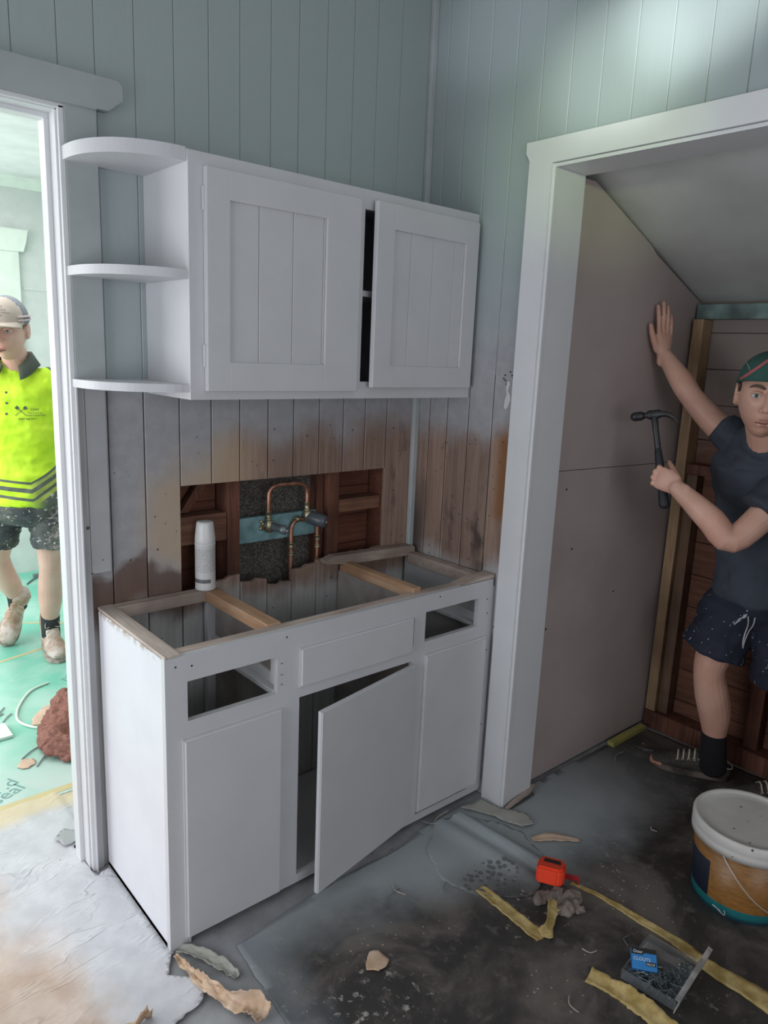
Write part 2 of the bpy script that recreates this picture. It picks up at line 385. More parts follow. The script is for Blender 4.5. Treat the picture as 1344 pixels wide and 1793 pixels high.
# far room window with wide architrave
wf=struct('window_1',B((.60,.765,3.37,3.4,.85,2.25),(-.6,-.44,3.37,3.4,.85,2.25),(-.6,.765,3.36,3.4,.78,.86),bev=.004),M['far_trim'])
bm=bmesh.new(); prism(bm,[(-.66,2.36),(.825,2.36),(.81,2.28),(.79,2.22),(-.62,2.22),(-.64,2.28)],3.355,3.4,'y'); obj('window_head',bm,M['far_trim'],wf)
g=G('bright_window_daylight'); g.done((.9,.95,1),.3,Emission_Color=(.95,1,1),Emission_Strength=1.6); M['daylit']=g.m
obj('window_glass',B((-.44,.60,3.392,3.398,.86,2.22)),M['daylit'],wf)
obj('window_sash',B((-.44,.60,3.375,3.392,1.50,1.56),(.06,.10,3.375,3.392,.86,2.22)),M['far_trim'],wf)
# door 1 opening: jamb, architrave with head
d1=struct('door_1',B((-.055,-.04,0,.135,0,2.25),(-1.06,-1.045,0,.135,0,2.25),(-1.06,-.04,0,.135,2.235,2.25),
    (-.068,-.055,.045,.09,0,2.222),(-1.045,-1.032,.045,.09,0,2.222),(-1.045,-.055,.045,.09,2.222,2.235),bev=.0015),M['trim'])
obj('stop_bead',B((-.050,-.036,-.014,.0,0,2.246),(-1.064,-1.05,-.014,0,0,2.246),(-1.064,-.036,-.014,0,2.238,2.25),bev=.002),M['trim'],d1)
bm=bmesh.new(); 
prism(bm,[(-1.16,2.335),(.105,2.335),(.117,2.32),(.117,2.287),(.078,2.255),(.045,2.255),(.045,2.25),(-1.15,2.25),(-1.2,2.29)],-.028,0,'y',.0015)
add_box(bm,-.036,.047,-.020,0,1.535,2.252,.0015); add_box(bm,-1.15,-1.064,-.02,0,0,2.252,.0015)
obj('architrave',bm,M['trim_grey'],d1)
g=G('bare_architrave_paint'); n=g.noise(5,4); c=g.mix(g.ss(n,.3,.7),(.36,.365,.38),(.43,.435,.445)); v=g.voro(22); c=g.mix(g.ma('MULTIPLY',g.ma('LESS_THAN',v,.13),g.ss(n,.42,.55)),c,(.06,.055,.05)); z=g.xyz('Z'); M['arch_old']=g.done(c,.6)
obj('lower_architrave',B((-.036,-.0135,-.012,0,0,1.533),(-.0122,.0455,-.012,0,.985,1.533),bev=.001),M['arch_old'],d1,label='older grey lower length with nail holes')
obj('outer_bead',B((-.040,-.036,-.024,0,0,1.533)),M['trim'],d1)
# corner bead
struct('trim_3',B((1.252,XR,-.02,0,.0,ZC),bev=.005),paint('corner_bead_paint',(.40,.43,.435),.5))
pb=bmesh.new(); prism(pb,[(-.452,1.575),(-.462,1.582),(-.466,1.57),(-.460,1.548),(-.470,1.535),(-.474,1.515),(-.466,1.495),(-.455,1.482),(-.446,1.49),(-.448,1.515),(-.455,1.535),(-.450,1.555)],XR-.003,XR-.0002,'x'); 
pk_=obj('peeled_patch',pb,paint('filler_white',(.62,.63,.63),.8)); tag(pk_,'ragged white filler patch on the board wall beside the closet architrave','wall patch')
pb=bmesh.new()
for y_,z_ in ((-.44,1.60),(-.435,1.588),(-.442,1.582),(-.448,1.57),(-.452,1.56),(-.47,1.60),(-.476,1.592),(-.462,1.612)): lathe(pb,[(.0035,0),(.003,.001)],(XR,y_,z_),8,(-1,0,0))
pieces('screw_hole',pb,M['black'],pk_)
# opening to the closet: jamb, architrave
d2=struct('door_2',B((XR-.001,1.43,-.59,-.556,0,2.252),(XR-.001,1.43,-2.05,-.56,2.252,2.28),(XR-.001,1.43,-2.05,-2.02,0,2.252),bev=.001),M['trim'])
bm=bmesh.new()
prism(bm,[(-.492,0),(-.582,0),(-.582,2.262),(-1.2,2.262),(-2.03,2.262),(-2.03,0),(-2.12,0),(-2.12,2.285),(-2.14,2.31),(-2.14,2.335),(-.477,2.335),(-.477,2.303),(-.492,2.278)],XR-.021,XR,'x')
obj('architrave',bm,M['trim'],d2)
bm=bmesh.new(); prism(bm,[(-.582,0),(-.592,0),(-.592,2.25),(-2.03,2.25),(-2.03,2.26),(-.582,2.26)],XR-.012,XR,'x'); obj('stop_bead',bm,M['trim'],d2)
# closet shell
bm=bmesh.new()
z=0
while z<2.0:
    add_box(bm,2.40,2.42,-.3,-2.1,z,z+.147,.002); z+=.15
add_box(bm,2.421,2.43,-.3,-2.1,0,2.1)
struct('wall_closet_far',bm,M['closet'])
bm=bmesh.new(); prism(bm,[(1.43,2.325),(2.42,1.918),(2.42,1.94),(1.43,2.345)],-.4,-2.1,'y'); struct('ceiling_closet',bm,M['rake'])
struct('wall_closet_side',B((1.43,2.42,-2.12,-2.10,0,2.4)),M['closet'])
struct('wall_closet_back',B((1.43,2.42,-.42,-.40,0,2.4)),M['dark'])
# closet framing
def lump(name,bm,mat,label,cat,group=None): return tag(obj(name,bm,mat),label,cat,group)
lump('wall_stud',B((2.315,2.395,-.605,-.56,.085,1.85),bev=.002),M['pine'],'pale new pine stud standing at the open end of the plasterboard','stud')
lump('wall_stud',B((2.335,2.395,-.655,-.61,.085,1.20),bev=.002),wood('brown_stud',(.14,.075,.045),(.24,.14,.09)),'darker brown short stud tight beside the pale pine stud','stud')
lump('wall_stud',B((2.335,2.395,-1.06,-1.0,.085,1.20),bev=.002),M['red_wood'],'dark stud behind the legs of the man in shorts','stud')
lump('noggin',B((2.325,2.398,-2.09,-.607,1.202,1.245),bev=.002),M['red_wood'],'dark horizontal noggin across the closet wall at elbow height','noggin')
lump('bottom_plate',B((2.31,2.395,-2.09,-.56,0,.083),bev=.002),M['red_wood'],'dark timber bottom plate along the closet wall floor','plate')
lump('top_plate',B((2.345,2.398,-2.09,-.555,1.852,1.912),bev=.002),M['teal_dirty'],'grubby teal painted top plate under the raked ceiling','plate')
# plasterboard sheets
bm=bmesh.new(); prism(bm,[(1.432,.012),(2.37,.012),(2.352,1.243),(1.432,1.262)],-.545,-.555+.02,'y'); 
s1=lump('plasterboard_sheet',bm,M['plaster'],'lower brown plasterboard sheet standing on the closet floor','plasterboard')
bm=bmesh.new(); prism(bm,[(1.432,1.2645),(2.352,1.2455),(2.40,1.78),(2.405,1.915),(2.0,2.072),(1.955,2.10),(1.555,2.262),(1.432,2.262)],-.545,-.535,'y')
s2=lump('plasterboard_sheet',bm,M['plaster'],'upper brown plasterboard sheet with raked top edge, pressed by the raised hand','plasterboard')
bm=bmesh.new()
for x,z in ((1.47,1.235),(1.55,1.19),(1.62,.95),(1.95,.72),(1.5,.65),(2.2,1.6)): lathe(bm,[(.0045,0),(.004,.0012),(.001,.0015)],(x,-.545,z),10,(0,-1,0))
pieces('screw_head',bm,M['black'],s1)
# ------------------------------------------------------------ inside the wall cavity
lump('wall_stud',B((.452,.50,.022,.10,.0,1.26),bev=.002),M['red_wood'],'red-brown stud in the wall cavity left of the pipes','stud')
lump('wall_stud',B((.872,.922,.022,.10,.0,1.26),bev=.002),M['red_wood'],'red-brown stud in the wall cavity right of the pipes','stud')
lump('noggin',B((.285,.45,.022,.095,1.02,1.115),bev=.003),M['red_wood_x'],'rough noggin in the cavity behind the spray can','noggin')
lump('noggin',B((.924,1.125,.022,.09,1.062,1.112),bev=.003),M['red_wood_x'],'rough grey-topped noggin at the right end of the cavity','noggin')
lump('lining_sheet',B((.502,.87,.092,.098,.80,1.25)),M['fibro'],'mottled dark lining sheet behind the copper pipes','lining')
bm=bmesh.new()
for i in range(4): add_box(bm,.264,.45,.104,.112,.80+i*.115,.912+i*.115); add_box(bm,.924,1.14,.104,.112,.80+i*.115,.912+i*.115)
add_box(bm,.27,1.14,.1125,.118,.78,1.27); add_box(bm,.262,.279,.0165,.098,.8,1.26); add_box(bm,1.128,1.14,.0165,.098,.8,1.26); add_box(bm,.281,1.126,.0165,.021,1.24,1.26); struct('wall_cavity',bm,wood('cavity_red_boards',(.12,.035,.02),(.20,.075,.04),.8,'x'))
lump('pipe_batten',B((.503,.871,.052,.074,.988,1.078),bev=.002),M['teal_wood'],'faded teal batten carrying the copper pipework','batten')
bm=bmesh.new(); prism(bm,[(.30,1.12),(.33,1.12),(.42,1.24),(.385,1.24)],.06,.09,'y'); lump('diagonal_brace',bm,M['red_wood'],'slanting dark brace in the left bay of the cavity','brace')
lump('stop_pipe_batten',B((.838,.868,.05,.09,.8,1.25)),M['red_wood'],'thin dark timber strip beside the right cavity stud','timber strip')
pp=empty('pipework',(.70,.04,.9),'bent copper water pipes with brass tees in the wall hole','pipework')
bm=bmesh.new(); tube(bm,[(.622,.035,1.065),(.622,.035,1.15),(.630,.035,1.176),(.655,.035,1.188),(.70,.035,1.189),(.752,.035,1.186),(.776,.035,1.172),(.785,.035,1.145),(.785,.035,1.09)],.0075,5,12); obj('pipe_loop',bm,M['copper'],pp,True)
bm=bmesh.new(); tube(bm,[(.765,.035,1.052),(.740,.035,1.052),(.722,.035,1.035),(.718,.035,1.0),(.718,.035,.83)],.0078,5,12); obj('supply_pipe',bm,M['copper'],pp,True)
bm=bmesh.new(); tube(bm,[(.833,.035,1.05),(.834,.035,.98),(.835,.035,.83)],.0078,4,12); obj('supply_pipe',bm,M['copper'],pp,True)
bm=bmesh.new()
for x,z,hh in ((.622,1.083,.016),(.785,1.10,.016),(.718,.962,.01),(.835,.975,.01),(.718,.93,.007),(.835,.945,.007)): lathe(bm,[(.009,-hh),(.0115,-hh),(.0115,-hh+.004),(.0095,-hh+.005),(.0095,hh-.005),(.0115,hh-.004),(.0115,hh),(.009,hh)],(x,.035,z),16)
lathe(bm,[(.009,-.022),(.0125,-.02),(.0125,.02),(.009,.022)],(.622,.03,1.045),16); lathe(bm,[(.01,-.02),(.014,-.018),(.014,.02),(.01,.022)],(.785,.03,1.062),16)
lathe(bm,[(.0095,-.01),(.0115,-.01),(.0115,.01),(.0095,.01)],(.745,.035,1.055),16,(1,0,.2))
pieces('brass_fitting',bm,M['brass'],pp,True)
bm=bmesh.new(); 
for x,z in ((.598,1.035),(.607,1.052),(.600,1.06)): lathe(bm,[(.006,0),(.006,.006),(.002,.008)],(x,.05,z),10,(0,-1,0))
add_box(bm,.594,.655,.049,.052,1.028,1.048); obj('fixing_bracket',bm,M['brass'],pp)
ax=V((.35,-.93,-.10)).normalized()
bm=bmesh.new(); lathe(bm,[(.008,-.03),(.0125,-.025),(.0125,.0),(.014,.003),(.014,.045),(.0165,.047),(.0165,.062),(.013,.064),(.013,.070),(.0085,.070),(.0085,.060),(.002,.060)],(.628,.03,1.045),24,ax); obj('tap_spindle',bm,M['steel'],pp,True)
bm=bmesh.new(); lathe(bm,[(.010,-.03),(.018,-.02),(.024,.0),(.026,.025),(.0245,.05),(.021,.066),(.010,.070),(.002,.070)],(.795,.03,1.058),28,V((.45,-.88,-.15)).normalized()); obj('tap_cover',bm,paint('grey_plastic',(.085,.10,.115),.35),pp,True)
bm=bmesh.new(); e_=V((.795,.03,1.058))+V((.45,-.88,-.15)).normalized()*.069; lathe(bm,[(.0045,0),(.004,.003),(.001,.004)],e_,14,V((.45,-.88,-.15)).normalized()); obj('cover_screw',bm,paint('pale_metal',(.6,.6,.6),.3,Metallic=.6),pp,True)
# ------------------------------------------------------------ wall cupboard with open shelf end
wc=empty('wall_cupboard',(.18,0,1.51),'white painted wall cupboard with two panelled doors and rounded end shelves','cupboard')
YU=-.276
obj('carcass',B((.178,.20,YU+.02,-.001,1.512,2.14),(1.25,1.272,YU+.02,-.001,1.512,2.14),(.20,1.25,YU+.02,-.001,2.118,2.138),(.20,1.25,YU+.02,-.001,1.53,1.548),(.20,1.25,-.008,-.001,1.53,2.12),(.20,1.25,YU+.02,-.008,1.83,1.848)),M['white'],wc)
obj('face_frame',B((.178,.245,YU,YU+.02,1.565,2.085),(.715,.762,YU,YU+.02,1.565,2.085),(1.235,1.274,YU,YU+.02,1.565,2.085),(.178,1.274,YU,YU+.02,2.085,2.142),(.178,1.274,YU,YU+.02,1.512,1.565)),M['white'],wc)
def panel_door(name,x0,x1,z0,z1,px0,px1,pz0,pz1,gr,root,yf=YU-.001,rotz=0,hinge=None,t=.019):
    y1=yf;y0=yf-t; bm=bmesh.new()
    add_box(bm,x0,px0,y0,y1,z0,z1,.0025); add_box(bm,px1,x1,y0,y1,z0,z1,.0025)
    add_box(bm,px0-.002,px1+.002,y0,y1,pz1,z1,.0025); add_box(bm,px0-.002,px1+.002,y0,y1,z0,pz0,.0025)
    e=[px0]+gr+[px1]
    for a,b in zip(e,e[1:]): prism(bm,[(a+.0006,y1),(a+.0006,y0+.009),(a+.002,y0+.0075),(b-.002,y0+.0075),(b-.0006,y0+.009),(b-.0006,y1)],pz0-.001,pz1+.001,'z')
    if rotz: bmesh.ops.rotate(bm,verts=bm.verts[:],cent=hinge,matrix=Matrix.Rotation(rotz,3,'Z'))
    return obj(name,bm,M['white'],root)
dd=panel_door('door',.219,.735,1.536,2.108,.289,.607,1.615,2.033,[.381,.493,.60],wc)
pieces('hinge',B((.214,.2195,YU-.012,YU-.002,1.60,1.66),(.214,.2195,YU-.012,YU-.002,2.0,2.06),bev=.001),M['white'],dd)
dd=panel_door('door',.784,1.258,1.548,2.110,.858,1.192,1.618,2.034,[.936,1.039,1.142],wc,rotz=math.radians(2.0),hinge=(1.258,YU,0))
pieces('hinge',B((1.259,1.265,YU-.012,YU-.002,1.575,1.63),bev=.001),M['white'],dd)
obj('dark_gap_lining',B((.742,.783,YU+.0205,YU+.022,1.566,2.085)),M['black'],wc) if False else None
def shelf(z,t,rx,ry):
    pts=[(.178,0),(-.045,0)]
    for k in range(0,21):
        a=math.pi/2*k/20; pts.append((-.045+.223*(1-math.cos(a))**1.0*1.0 if False else .178-.223*math.cos(a)**.9, -.03-(ry-.03)*math.sin(a)**.85))
    bm=bmesh.new(); prism(bm,pts,z-t,z,'z',.0012); return bm
for z_,t_ in ((2.148,.034),(1.850,.024),(1.553,.022)):
    obj('end_shelf',shelf(z_,t_,.22,.268),M['white'],wc)
# ------------------------------------------------------------ base cabinet
YF=-.469
bc=empty('base_cabinet',(.0,YF,0),'white painted base cabinet stripped of its benchtop with middle door ajar','cabinet')
g=G('side_panel_lit_paint'); n=g.noise(6,4); zz=g.xyz('Z'); c=g.mix(g.ss(n,.3,.7),(.68,.68,.72),(.72,.72,.76))  # lighter than the cabinet fronts: light from the left painted into this side
c=g.mix(g.ma('MULTIPLY',g.ss(zz,.845,.868),g.ss(g.noise(40,4),.4,.6)),c,(.42,.33,.28)); M['side']=g.done(c,.45)
obj('side_panel',B((0,.018,YF+.019,-.014,.004,.868),(.0,.018,YF+.019,-.014,.0,.02),bev=.001),M['side'],bc)
obj('side_panel',B((1.235,1.252,YF+.019,-.02,.03,.86)),M['white_in'],bc)
ff=obj('face_frame',B((0,.062,YF,YF+.019,.001,.872),(.34,.417,YF,YF+.019,.05,.872),(.875,.926,YF,YF+.019,.05,.872),(1.19,1.262,YF,YF+.019,.022,.872),
    (.062,.34,YF,YF+.019,.797,.872),(.417,.875,YF,YF+.019,.80,.872),(.926,1.19,YF,YF+.019,.812,.872),
    (.062,.34,YF,YF+.019,.60,.684),(.417,.875,YF,YF+.019,.65,.70),(.926,1.19,YF,YF+.019,.62,.706),
    (.062,1.19,YF,YF+.019,.022,.05)),M['white'],bc)
obj('face_edge_strip',B((1.262,1.275,YF+.002,YF+.03,.024,.845)),M['white'],bc)
# closed drawer front and doors
def slab(name,x0,x1,z0,z1,t=.014,rot=0,hinge=None,r=.006):
    bm=bmesh.new(); add_box(bm,x0,x1,YF-t,YF-.0005,z0,z1)
    es=[e for e in bm.edges if all(v.co.y<YF-t+.001 for v in e.verts)]
    bmesh.ops.bevel(bm,geom=es,offset=r,segments=3,affect='EDGES')
    if rot: bmesh.ops.rotate(bm,verts=bm.verts[:],cent=hinge,matrix=Matrix.Rotation(rot,3,'Z'))
    return obj(name,bm,M['white'],bc)
slab('drawer_front',.414,.866,.684,.806,.012)
slab('door',.044,.352,.027,.636)
slab('door',.415,.874,.040,.640,.016,math.radians(11.0),(.874,YF,0),.003)
slab('door',.926,1.236,.062,.660)
# timber rails on top (seen raw)
obj('front_rail',B((.018,1.25,YF+.0195,YF+.052,.838,.8735),bev=.002),M['old_x'],bc)
obj('side_rail',B((.001,.046,YF+.0,-.002,.869,.879),(.018,.046,YF+.05,-.02,.835,.869),bev=.002),M['old_y'],bc,label='weathered left side rail')
obj('back_rail',B((.046,.36,-.045,-.006,.842,.879),bev=.002),M['old_x'],bc)
bm=bmesh.new(); add_box(bm,.335,.382,YF+.05,-.008,.842,.8795,.003); obj('cross_rail',bm,M['pine_y'],bc,label='bright orange pine cross rail')
bm=bmesh.new(); add_box(bm,.902,.935,YF+.04,-.02,.848,.888,.003); add_box(bm,.935,.962,YF+.045,-.02,.84,.872,.003); obj('cross_rail',bm,M['pine_y'],bc)
bm=bmesh.new(); prism(bm,[(.818,.892),(.818,.905),(.86,.918),(1.248,.905),(1.262,.898),(1.262,.872),(1.24,.866),(.93,.878)],-.05,-.008,'y',.002); obj('back_rail',bm,M['old_x'],bc,label='raised weathered back rail at right')
obj('side_rail',B((1.222,1.262,YF+.05,-.05,.838,.880),bev=.002),M['old_x'],bc)
bm=bmesh.new(); prism(bm,[(1.10,.8735),(1.27,.8735),(1.268,.888),(1.20,.886),(1.14,.879)],YF+.003,YF+.06,'y',.001); obj('timber_sliver',bm,M['old_x'],bc)
# inside: dividers, runners, floor
g=G('divider_stain'); n=g.noise(5,5); c=g.mix(g.ss(n,.35,.65),(.20,.17,.155),(.34,.32,.30)); M['divider']=g.done(c,.7)
obj('divider',B((.372,.384,YF+.02,-.012,.05,.842)),M['divider'],bc); obj('divider',B((.902,.914,YF+.02,-.012,.05,.848)),M['divider'],bc)
obj('base_shelf',B((.018,1.25,YF+.02,-.012,.03,.046)),M['white_in'],bc)
pieces('drawer_runner',B((.335,.372,YF+.02,-.02,.672,.688),(.36,.372,YF+.02,-.02,.688,.72),(.018,.05,YF+.02,-.02,.672,.688),bev=.002),M['white'],bc)
pieces('drawer_runner',B((1.20,1.235,YF+.02,-.02,.692,.706),(1.22,1.235,YF+.02,-.02,.706,.74),(.914,.95,YF+.02,-.02,.692,.706),bev=.002),M['white'],bc)
pieces('corner_block',B((.345,.36,YF+.019,YF+.045,.70,.79),(.345,.372,-.04,-.015,.3,.84)),M['white'],bc)
bm=bmesh.new()
for z in (.71,.74,.775): lathe(bm,[(.0016,0),(.0016,.008)],(.352,YF+.002,z),8,(0,-1,0))
pieces('bent_nail',bm,M['steel'],bc)
bm=bmesh.new()
for x,z in ((.03,.845),(.075,.838),(.37,.85),(1.235,.80),(1.24,.745),(1.25,.60),(1.252,.3),(.99,.855)): lathe(bm,[(.003,0),(.002,.0008)],(x,YF,z),8,(0,-1,0))
pieces('nail_hole',bm,M['black'],bc)
obj('kick_board',B((.03,1.25,YF+.075,YF+.09,0,.03)),M['dark'],bc)
# spray can
sc=empty('spray_can',(.345,-.026,.8795),'white aerosol can with small print standing on the cabinet back rail','spray can')
cx,cy,cz=.345,-.026,.8800
bm=bmesh.new(); lathe(bm,[(.030,0),(.033,.003),(.0335,.006),(.0325,.010),(.0325,.150),(.0335,.152),(.0325,.158)],(cx,cy,cz),48)
g=G('can_label'); z=g.xyz('Z'); x=g.xyz('X'); lines=g.ma('LESS_THAN',g.ma('FRACT',g.ma('MULTIPLY',z,210)),.5)
wordy=g.ss(g.noise(1,2,g.map((420,420,210))),.42,.5); band=g.ma('MULTIPLY',g.ss(z,.94,.945),g.ss(z,1.022,1.018)); band2=g.ma('MULTIPLY',g.ss(z,.905,.908),g.ss(z,.921,.918))
tx=g.ma('MULTIPLY',g.ma('MULTIPLY',lines,wordy),band)
sd=g.ma('GREATER_THAN',x,cx-.012); dk=g.ma('MULTIPLY',band2,g.ma('LESS_THAN',x,cx+.002))
c=g.mix(g.ma('MULTIPLY',tx,.55),(.62,.61,.60),(.12,.12,.13)); c=g.mix(g.ma('MULTIPLY',dk,.85),c,(.05,.05,.06)); M['can']=g.done(c,.4)
obj('can_body',bm,M['can'],sc,True)
bm=bmesh.new(); lathe(bm,[(.0315,.158),(.0325,.160),(.0322,.175),(.0275,.215),(.0262,.224),(.023,.2265),(.002,.2265)],(cx,cy,cz),48); obj('cap',bm,paint('can_cap',(.66,.66,.65),.35),sc,True)
# ------------------------------------------------------------ floor coverings
def hn(x,y,s=1,seed=0): return noise.noise(V((x*s+seed,y*s,seed)))
g=G('worn_vinyl'); x=g.xyz('X'); y=g.xyz('Y')
n1=g.noise(3.2,7,rough=.65,dist=.6); n2=g.noise(14,6,rough=.7); n3=g.noise(45,4,rough=.7); n4=g.noise(1.3,3)
c=g.mix(g.ss(n1,.42,.66),(.036,.033,.031),(.135,.115,.102)); c=g.mix(g.ma('MULTIPLY',g.ss(n2,.54,.70),.75),c,(.15,.13,.115))
c=g.mix(g.ma('MULTIPLY',g.ss(n3,.62,.68),g.ss(n4,.45,.6)),c,(.32,.29,.26))
cd=g.ma('LESS_THAN',g.voro(38),.10); c=g.mix(g.ma('MULTIPLY',cd,g.ss(n1,.5,.6)),c,(.42,.36,.30))
wv=g.ma('MULTIPLY',g.ma('SUBTRACT',g.noise(5,5),.5),.22)
d=g.ma('ADD',g.ma('ADD',y,g.ss(x,.35,1.35,0,.30)),wv)   # paint mist drifts from the cabinet foot
ov=g.ma('MULTIPLY',g.ss(d,-.80,-.50),g.ss(x,2.2,1.45)); c=g.mix(g.ma('MULTIPLY',ov,.9),c,(.34,.375,.39))
dx=g.ma('SUBTRACT',x,.16); c=g.mix(g.ma('MULTIPLY',g.ss(g.ma('ADD',dx,wv),.12,-.02),.5),c,(.25,.28,.31))
ex=g.ma('MULTIPLY',g.ma('ABSOLUTE',g.ma('SUBTRACT',x,.36)),5); ey=g.ma('MULTIPLY',g.ma('ABSOLUTE',g.ma('ADD',y,.95)),6)
sp_=g.ss(g.ma('ADD',g.ma('MULTIPLY',ex,ex),g.ma('MULTIPLY',ey,ey)),1,.1); c=g.mix(g.ma('MULTIPLY',g.ma('MULTIPLY',sp_,.6),g.ss(n3,.57,.66)),c,(.42,.40,.37))
pr=g.voro(46); mk=g.ma('MULTIPLY',g.ma('LESS_THAN',pr,.42),g.ss(g.voro(60),.1,.2)); ex=g.ma('MULTIPLY',g.ma('SUBTRACT',x,.94),8); ey=g.ma('MULTIPLY',g.ma('ADD',y,.82),13)
el=g.ss(g.ma('ADD',g.ma('MULTIPLY',ex,ex),g.ma('MULTIPLY',ey,ey)),1,.6); c=g.mix(g.ma('MULTIPLY',g.ma('MULTIPLY',mk,el),.7),c,(.07,.07,.07))
g.bump(g.ma('ADD',n2,g.ma('MULTIPLY',n3,.4)),.002,.5); M['vinyl']=g.done(c,g.ss(n1,.3,.7,.42,.75))
def edge_h(x,y):
    h=.0025*hn(x,y,5,2)+.0015*hn(x,y,17,5)
    dl=x-.128-(-.563-y)*-.07
    h+=.006*math.exp(-(max(0,dl)/.02)**2)
    return h+.004
sheet('vinyl_floor_sheet',[(.152,-.563),(.40,-.535),(.60,-.52),(.78,-.535),(.975,-.493),(1.12,-.485),(1.245,-.50),(1.255,-.615),(1.30,-.615),(1.43,-.61),(1.45,-.562),(2.28,-.57),(2.30,-2.0),(1.45,-2.0),(1.25,-2.1),(1.2,-2.6),(-.1,-2.6),(.127,-.853)],M['vinyl'],.0,.03,edge_h,.002,jag=.006,label='dirty dark sheet of old vinyl flooring, sprayed pale near the cabinet',cat='vinyl floor')
g=G('sprayed_vinyl'); n=g.noise(9,5); c=g.mix(g.ss(n,.3,.7),(.34,.375,.39),(.48,.515,.53)); y=g.xyz('Y'); x=g.xyz('X')
pr=g.voro(46,g.map((1,1,1)),'F1'); mk=g.ma('MULTIPLY',g.ma('LESS_THAN',pr,.42),g.ss(g.voro(60),.1,.2)); ex=g.ma('MULTIPLY',g.ma('SUBTRACT',x,.94),9); ey=g.ma('MULTIPLY',g.ma('ADD',y,.82),16)
el=g.ss(g.ma('ADD',g.ma('MULTIPLY',ex,ex),g.ma('MULTIPLY',ey,ey)),1,.6); c=g.mix(g.ma('MULTIPLY',g.ma('MULTIPLY',mk,el),.75),c,(.06,.06,.06)); M['grey_vinyl']=g.done(c,.6)
def fold(x,y):
    # ridge running from (1.12,-.53) to (1.13,-.92)
    t=(x-1.085)-(-.53-y)*.08; return .003+.026*math.exp(-(t/.022)**2)+.012*math.exp(-((t+.07)/.03)**2)+.004*hn(x,y,9,3)
sheet('torn_vinyl_flap',[(.985,-.50),(1.10,-.535),(1.19,-.66),(1.205,-.73),(1.165,-.87),(1.06,-.93),(.99,-.965),(.93,-.93),(.84,-.85),(.80,-.74),(.86,-.60)],M['vinyl'],.003,.014,fold,.002,jag=.008,label='pale sprayed flap of torn vinyl lying rucked beside the tape measure',cat='vinyl flap')
g=G('dusty_paper'); n=g.noise(9,5); c=g.mix(g.ss(n,.3,.7),(.27,.27,.22),(.36,.36,.33)); c=g.mix(.35,c,(.5,.49,.45)); M['dusty']=g.done(c,.8)
sheet('paper_scrap',[(1.13,-.50),(1.225,-.52),(1.25,-.60),(1.30,-.68),(1.27,-.74),(1.22,-.72),(1.19,-.62)],M['dusty'],.007,.012,lambda x,y:.008+.006*hn(x,y,14,8),.001,jag=.006,label='dusty olive-grey paper scrap at the foot of the closet architrave',cat='paper scrap')
# drop paper
g=G('masking_paper'); n=g.noise(2.2,4,dist=.5); n2=g.noise(11,5); x=g.xyz('X'); y=g.xyz('Y')
kraft=g.mix(g.ss(n2,.3,.7),(.48,.36,.29),(.60,.49,.42)); white_=g.mix(g.ss(n2,.3,.7),(.52,.52,.55),(.62,.62,.65))
dd_=g.ma('ADD',g.ma('ADD',g.ma('MULTIPLY',x,-1),g.ma('MULTIPLY',y,-.35)),g.ma('MULTIPLY',g.ma('SUBTRACT',n,.5),.6))
c=g.mix(g.ss(dd_,.27,.44),white_,kraft); c=g.mix(g.ma('MULTIPLY',g.ss(n,.62,.7),.6),c,(.72,.62,.36)); 
c=g.mix(g.ma('MULTIPLY',g.ss(g.ma('ADD',y,g.ma('MULTIPLY',g.noise(6,4),.12)),.40,.50),.8),c,(.70,.58,.36))
cd=g.ma('LESS_THAN',g.voro(12),.035); c=g.mix(cd,c,(.12,.08,.06)); r1=g.ma('ABSOLUTE',g.ma('SUBTRACT',g.noise(3.2,3,g.map((1.0,2.6,1),(0,0,math.radians(-58))),.5,.7),.5)); r2=g.ma('ABSOLUTE',g.ma('SUBTRACT',g.noise(9,3,g.map((1.0,1.9,1),(0,0,math.radians(-40))),.5,.5),.5))
mk_=g.ss(g.noise(1.9,3),.42,.62)
g.bump(g.ma('ADD',g.ma('MULTIPLY',g.ss(r1,0,.035,1,0),mk_),g.ma('MULTIPLY',g.ma('MULTIPLY',g.ss(r2,0,.05,1,0),.3),g.ss(g.noise(2.7,3),.4,.6))),.0055,.6); M['paper']=g.done(c,.75)
def paper_h(x,y):
    u=x*.45+y*.9; w_=x*.9-y*.45
    r=abs(hn(u*5.5,w_*1.6,1,1)); r2=abs(hn(u*13+3*hn(x,y,2),w_*3.5,1,7)); r3=abs(hn(x,y,16,4))
    if x>-.003 and y>-.5: return .0
    return .006+.022*max(0,.16-r)+.016*max(0,.14-r2)+.006*max(0,.2-r3)+.003*hn(x,y,3,9)
sheet('drop_paper',[(-1.03,.45),(-.4,.47),(.25,.51),(.25,.15),(-.06,.14),(-.06,.0),(-.045,-.05),(.03,-.02),(.03,-.07),(.03,-.2),(.03,-.43),(-.01,-.50),(-.05,-.545),(.0,-.585),(.03,-.64),(-.03,-.68),(-.12,-.70),(-.30,-.75),(-.6,-.8),(-1.4,-1.0),(-1.4,-.02),(-1.03,-.02)],M['paper'],.002,.0125,paper_h,.0008,jag=.012,label='wrinkled white and kraft masking paper covering the floor through the doorway',cat='drop sheet')
g=G('kraft_paper'); n=g.noise(14,5); c=g.mix(g.ss(n,.3,.7),(.48,.32,.20),(.66,.50,.38)); M['kraft']=g.done(c,.7,Transmission_Weight=0)
g=G('yellow_paper'); n=g.noise(25,5); c=g.mix(g.ss(n,.3,.7),(.33,.22,.06),(.56,.43,.19)); g.bump(n,.002,.6); M['yellow']=g.done(c,.8)
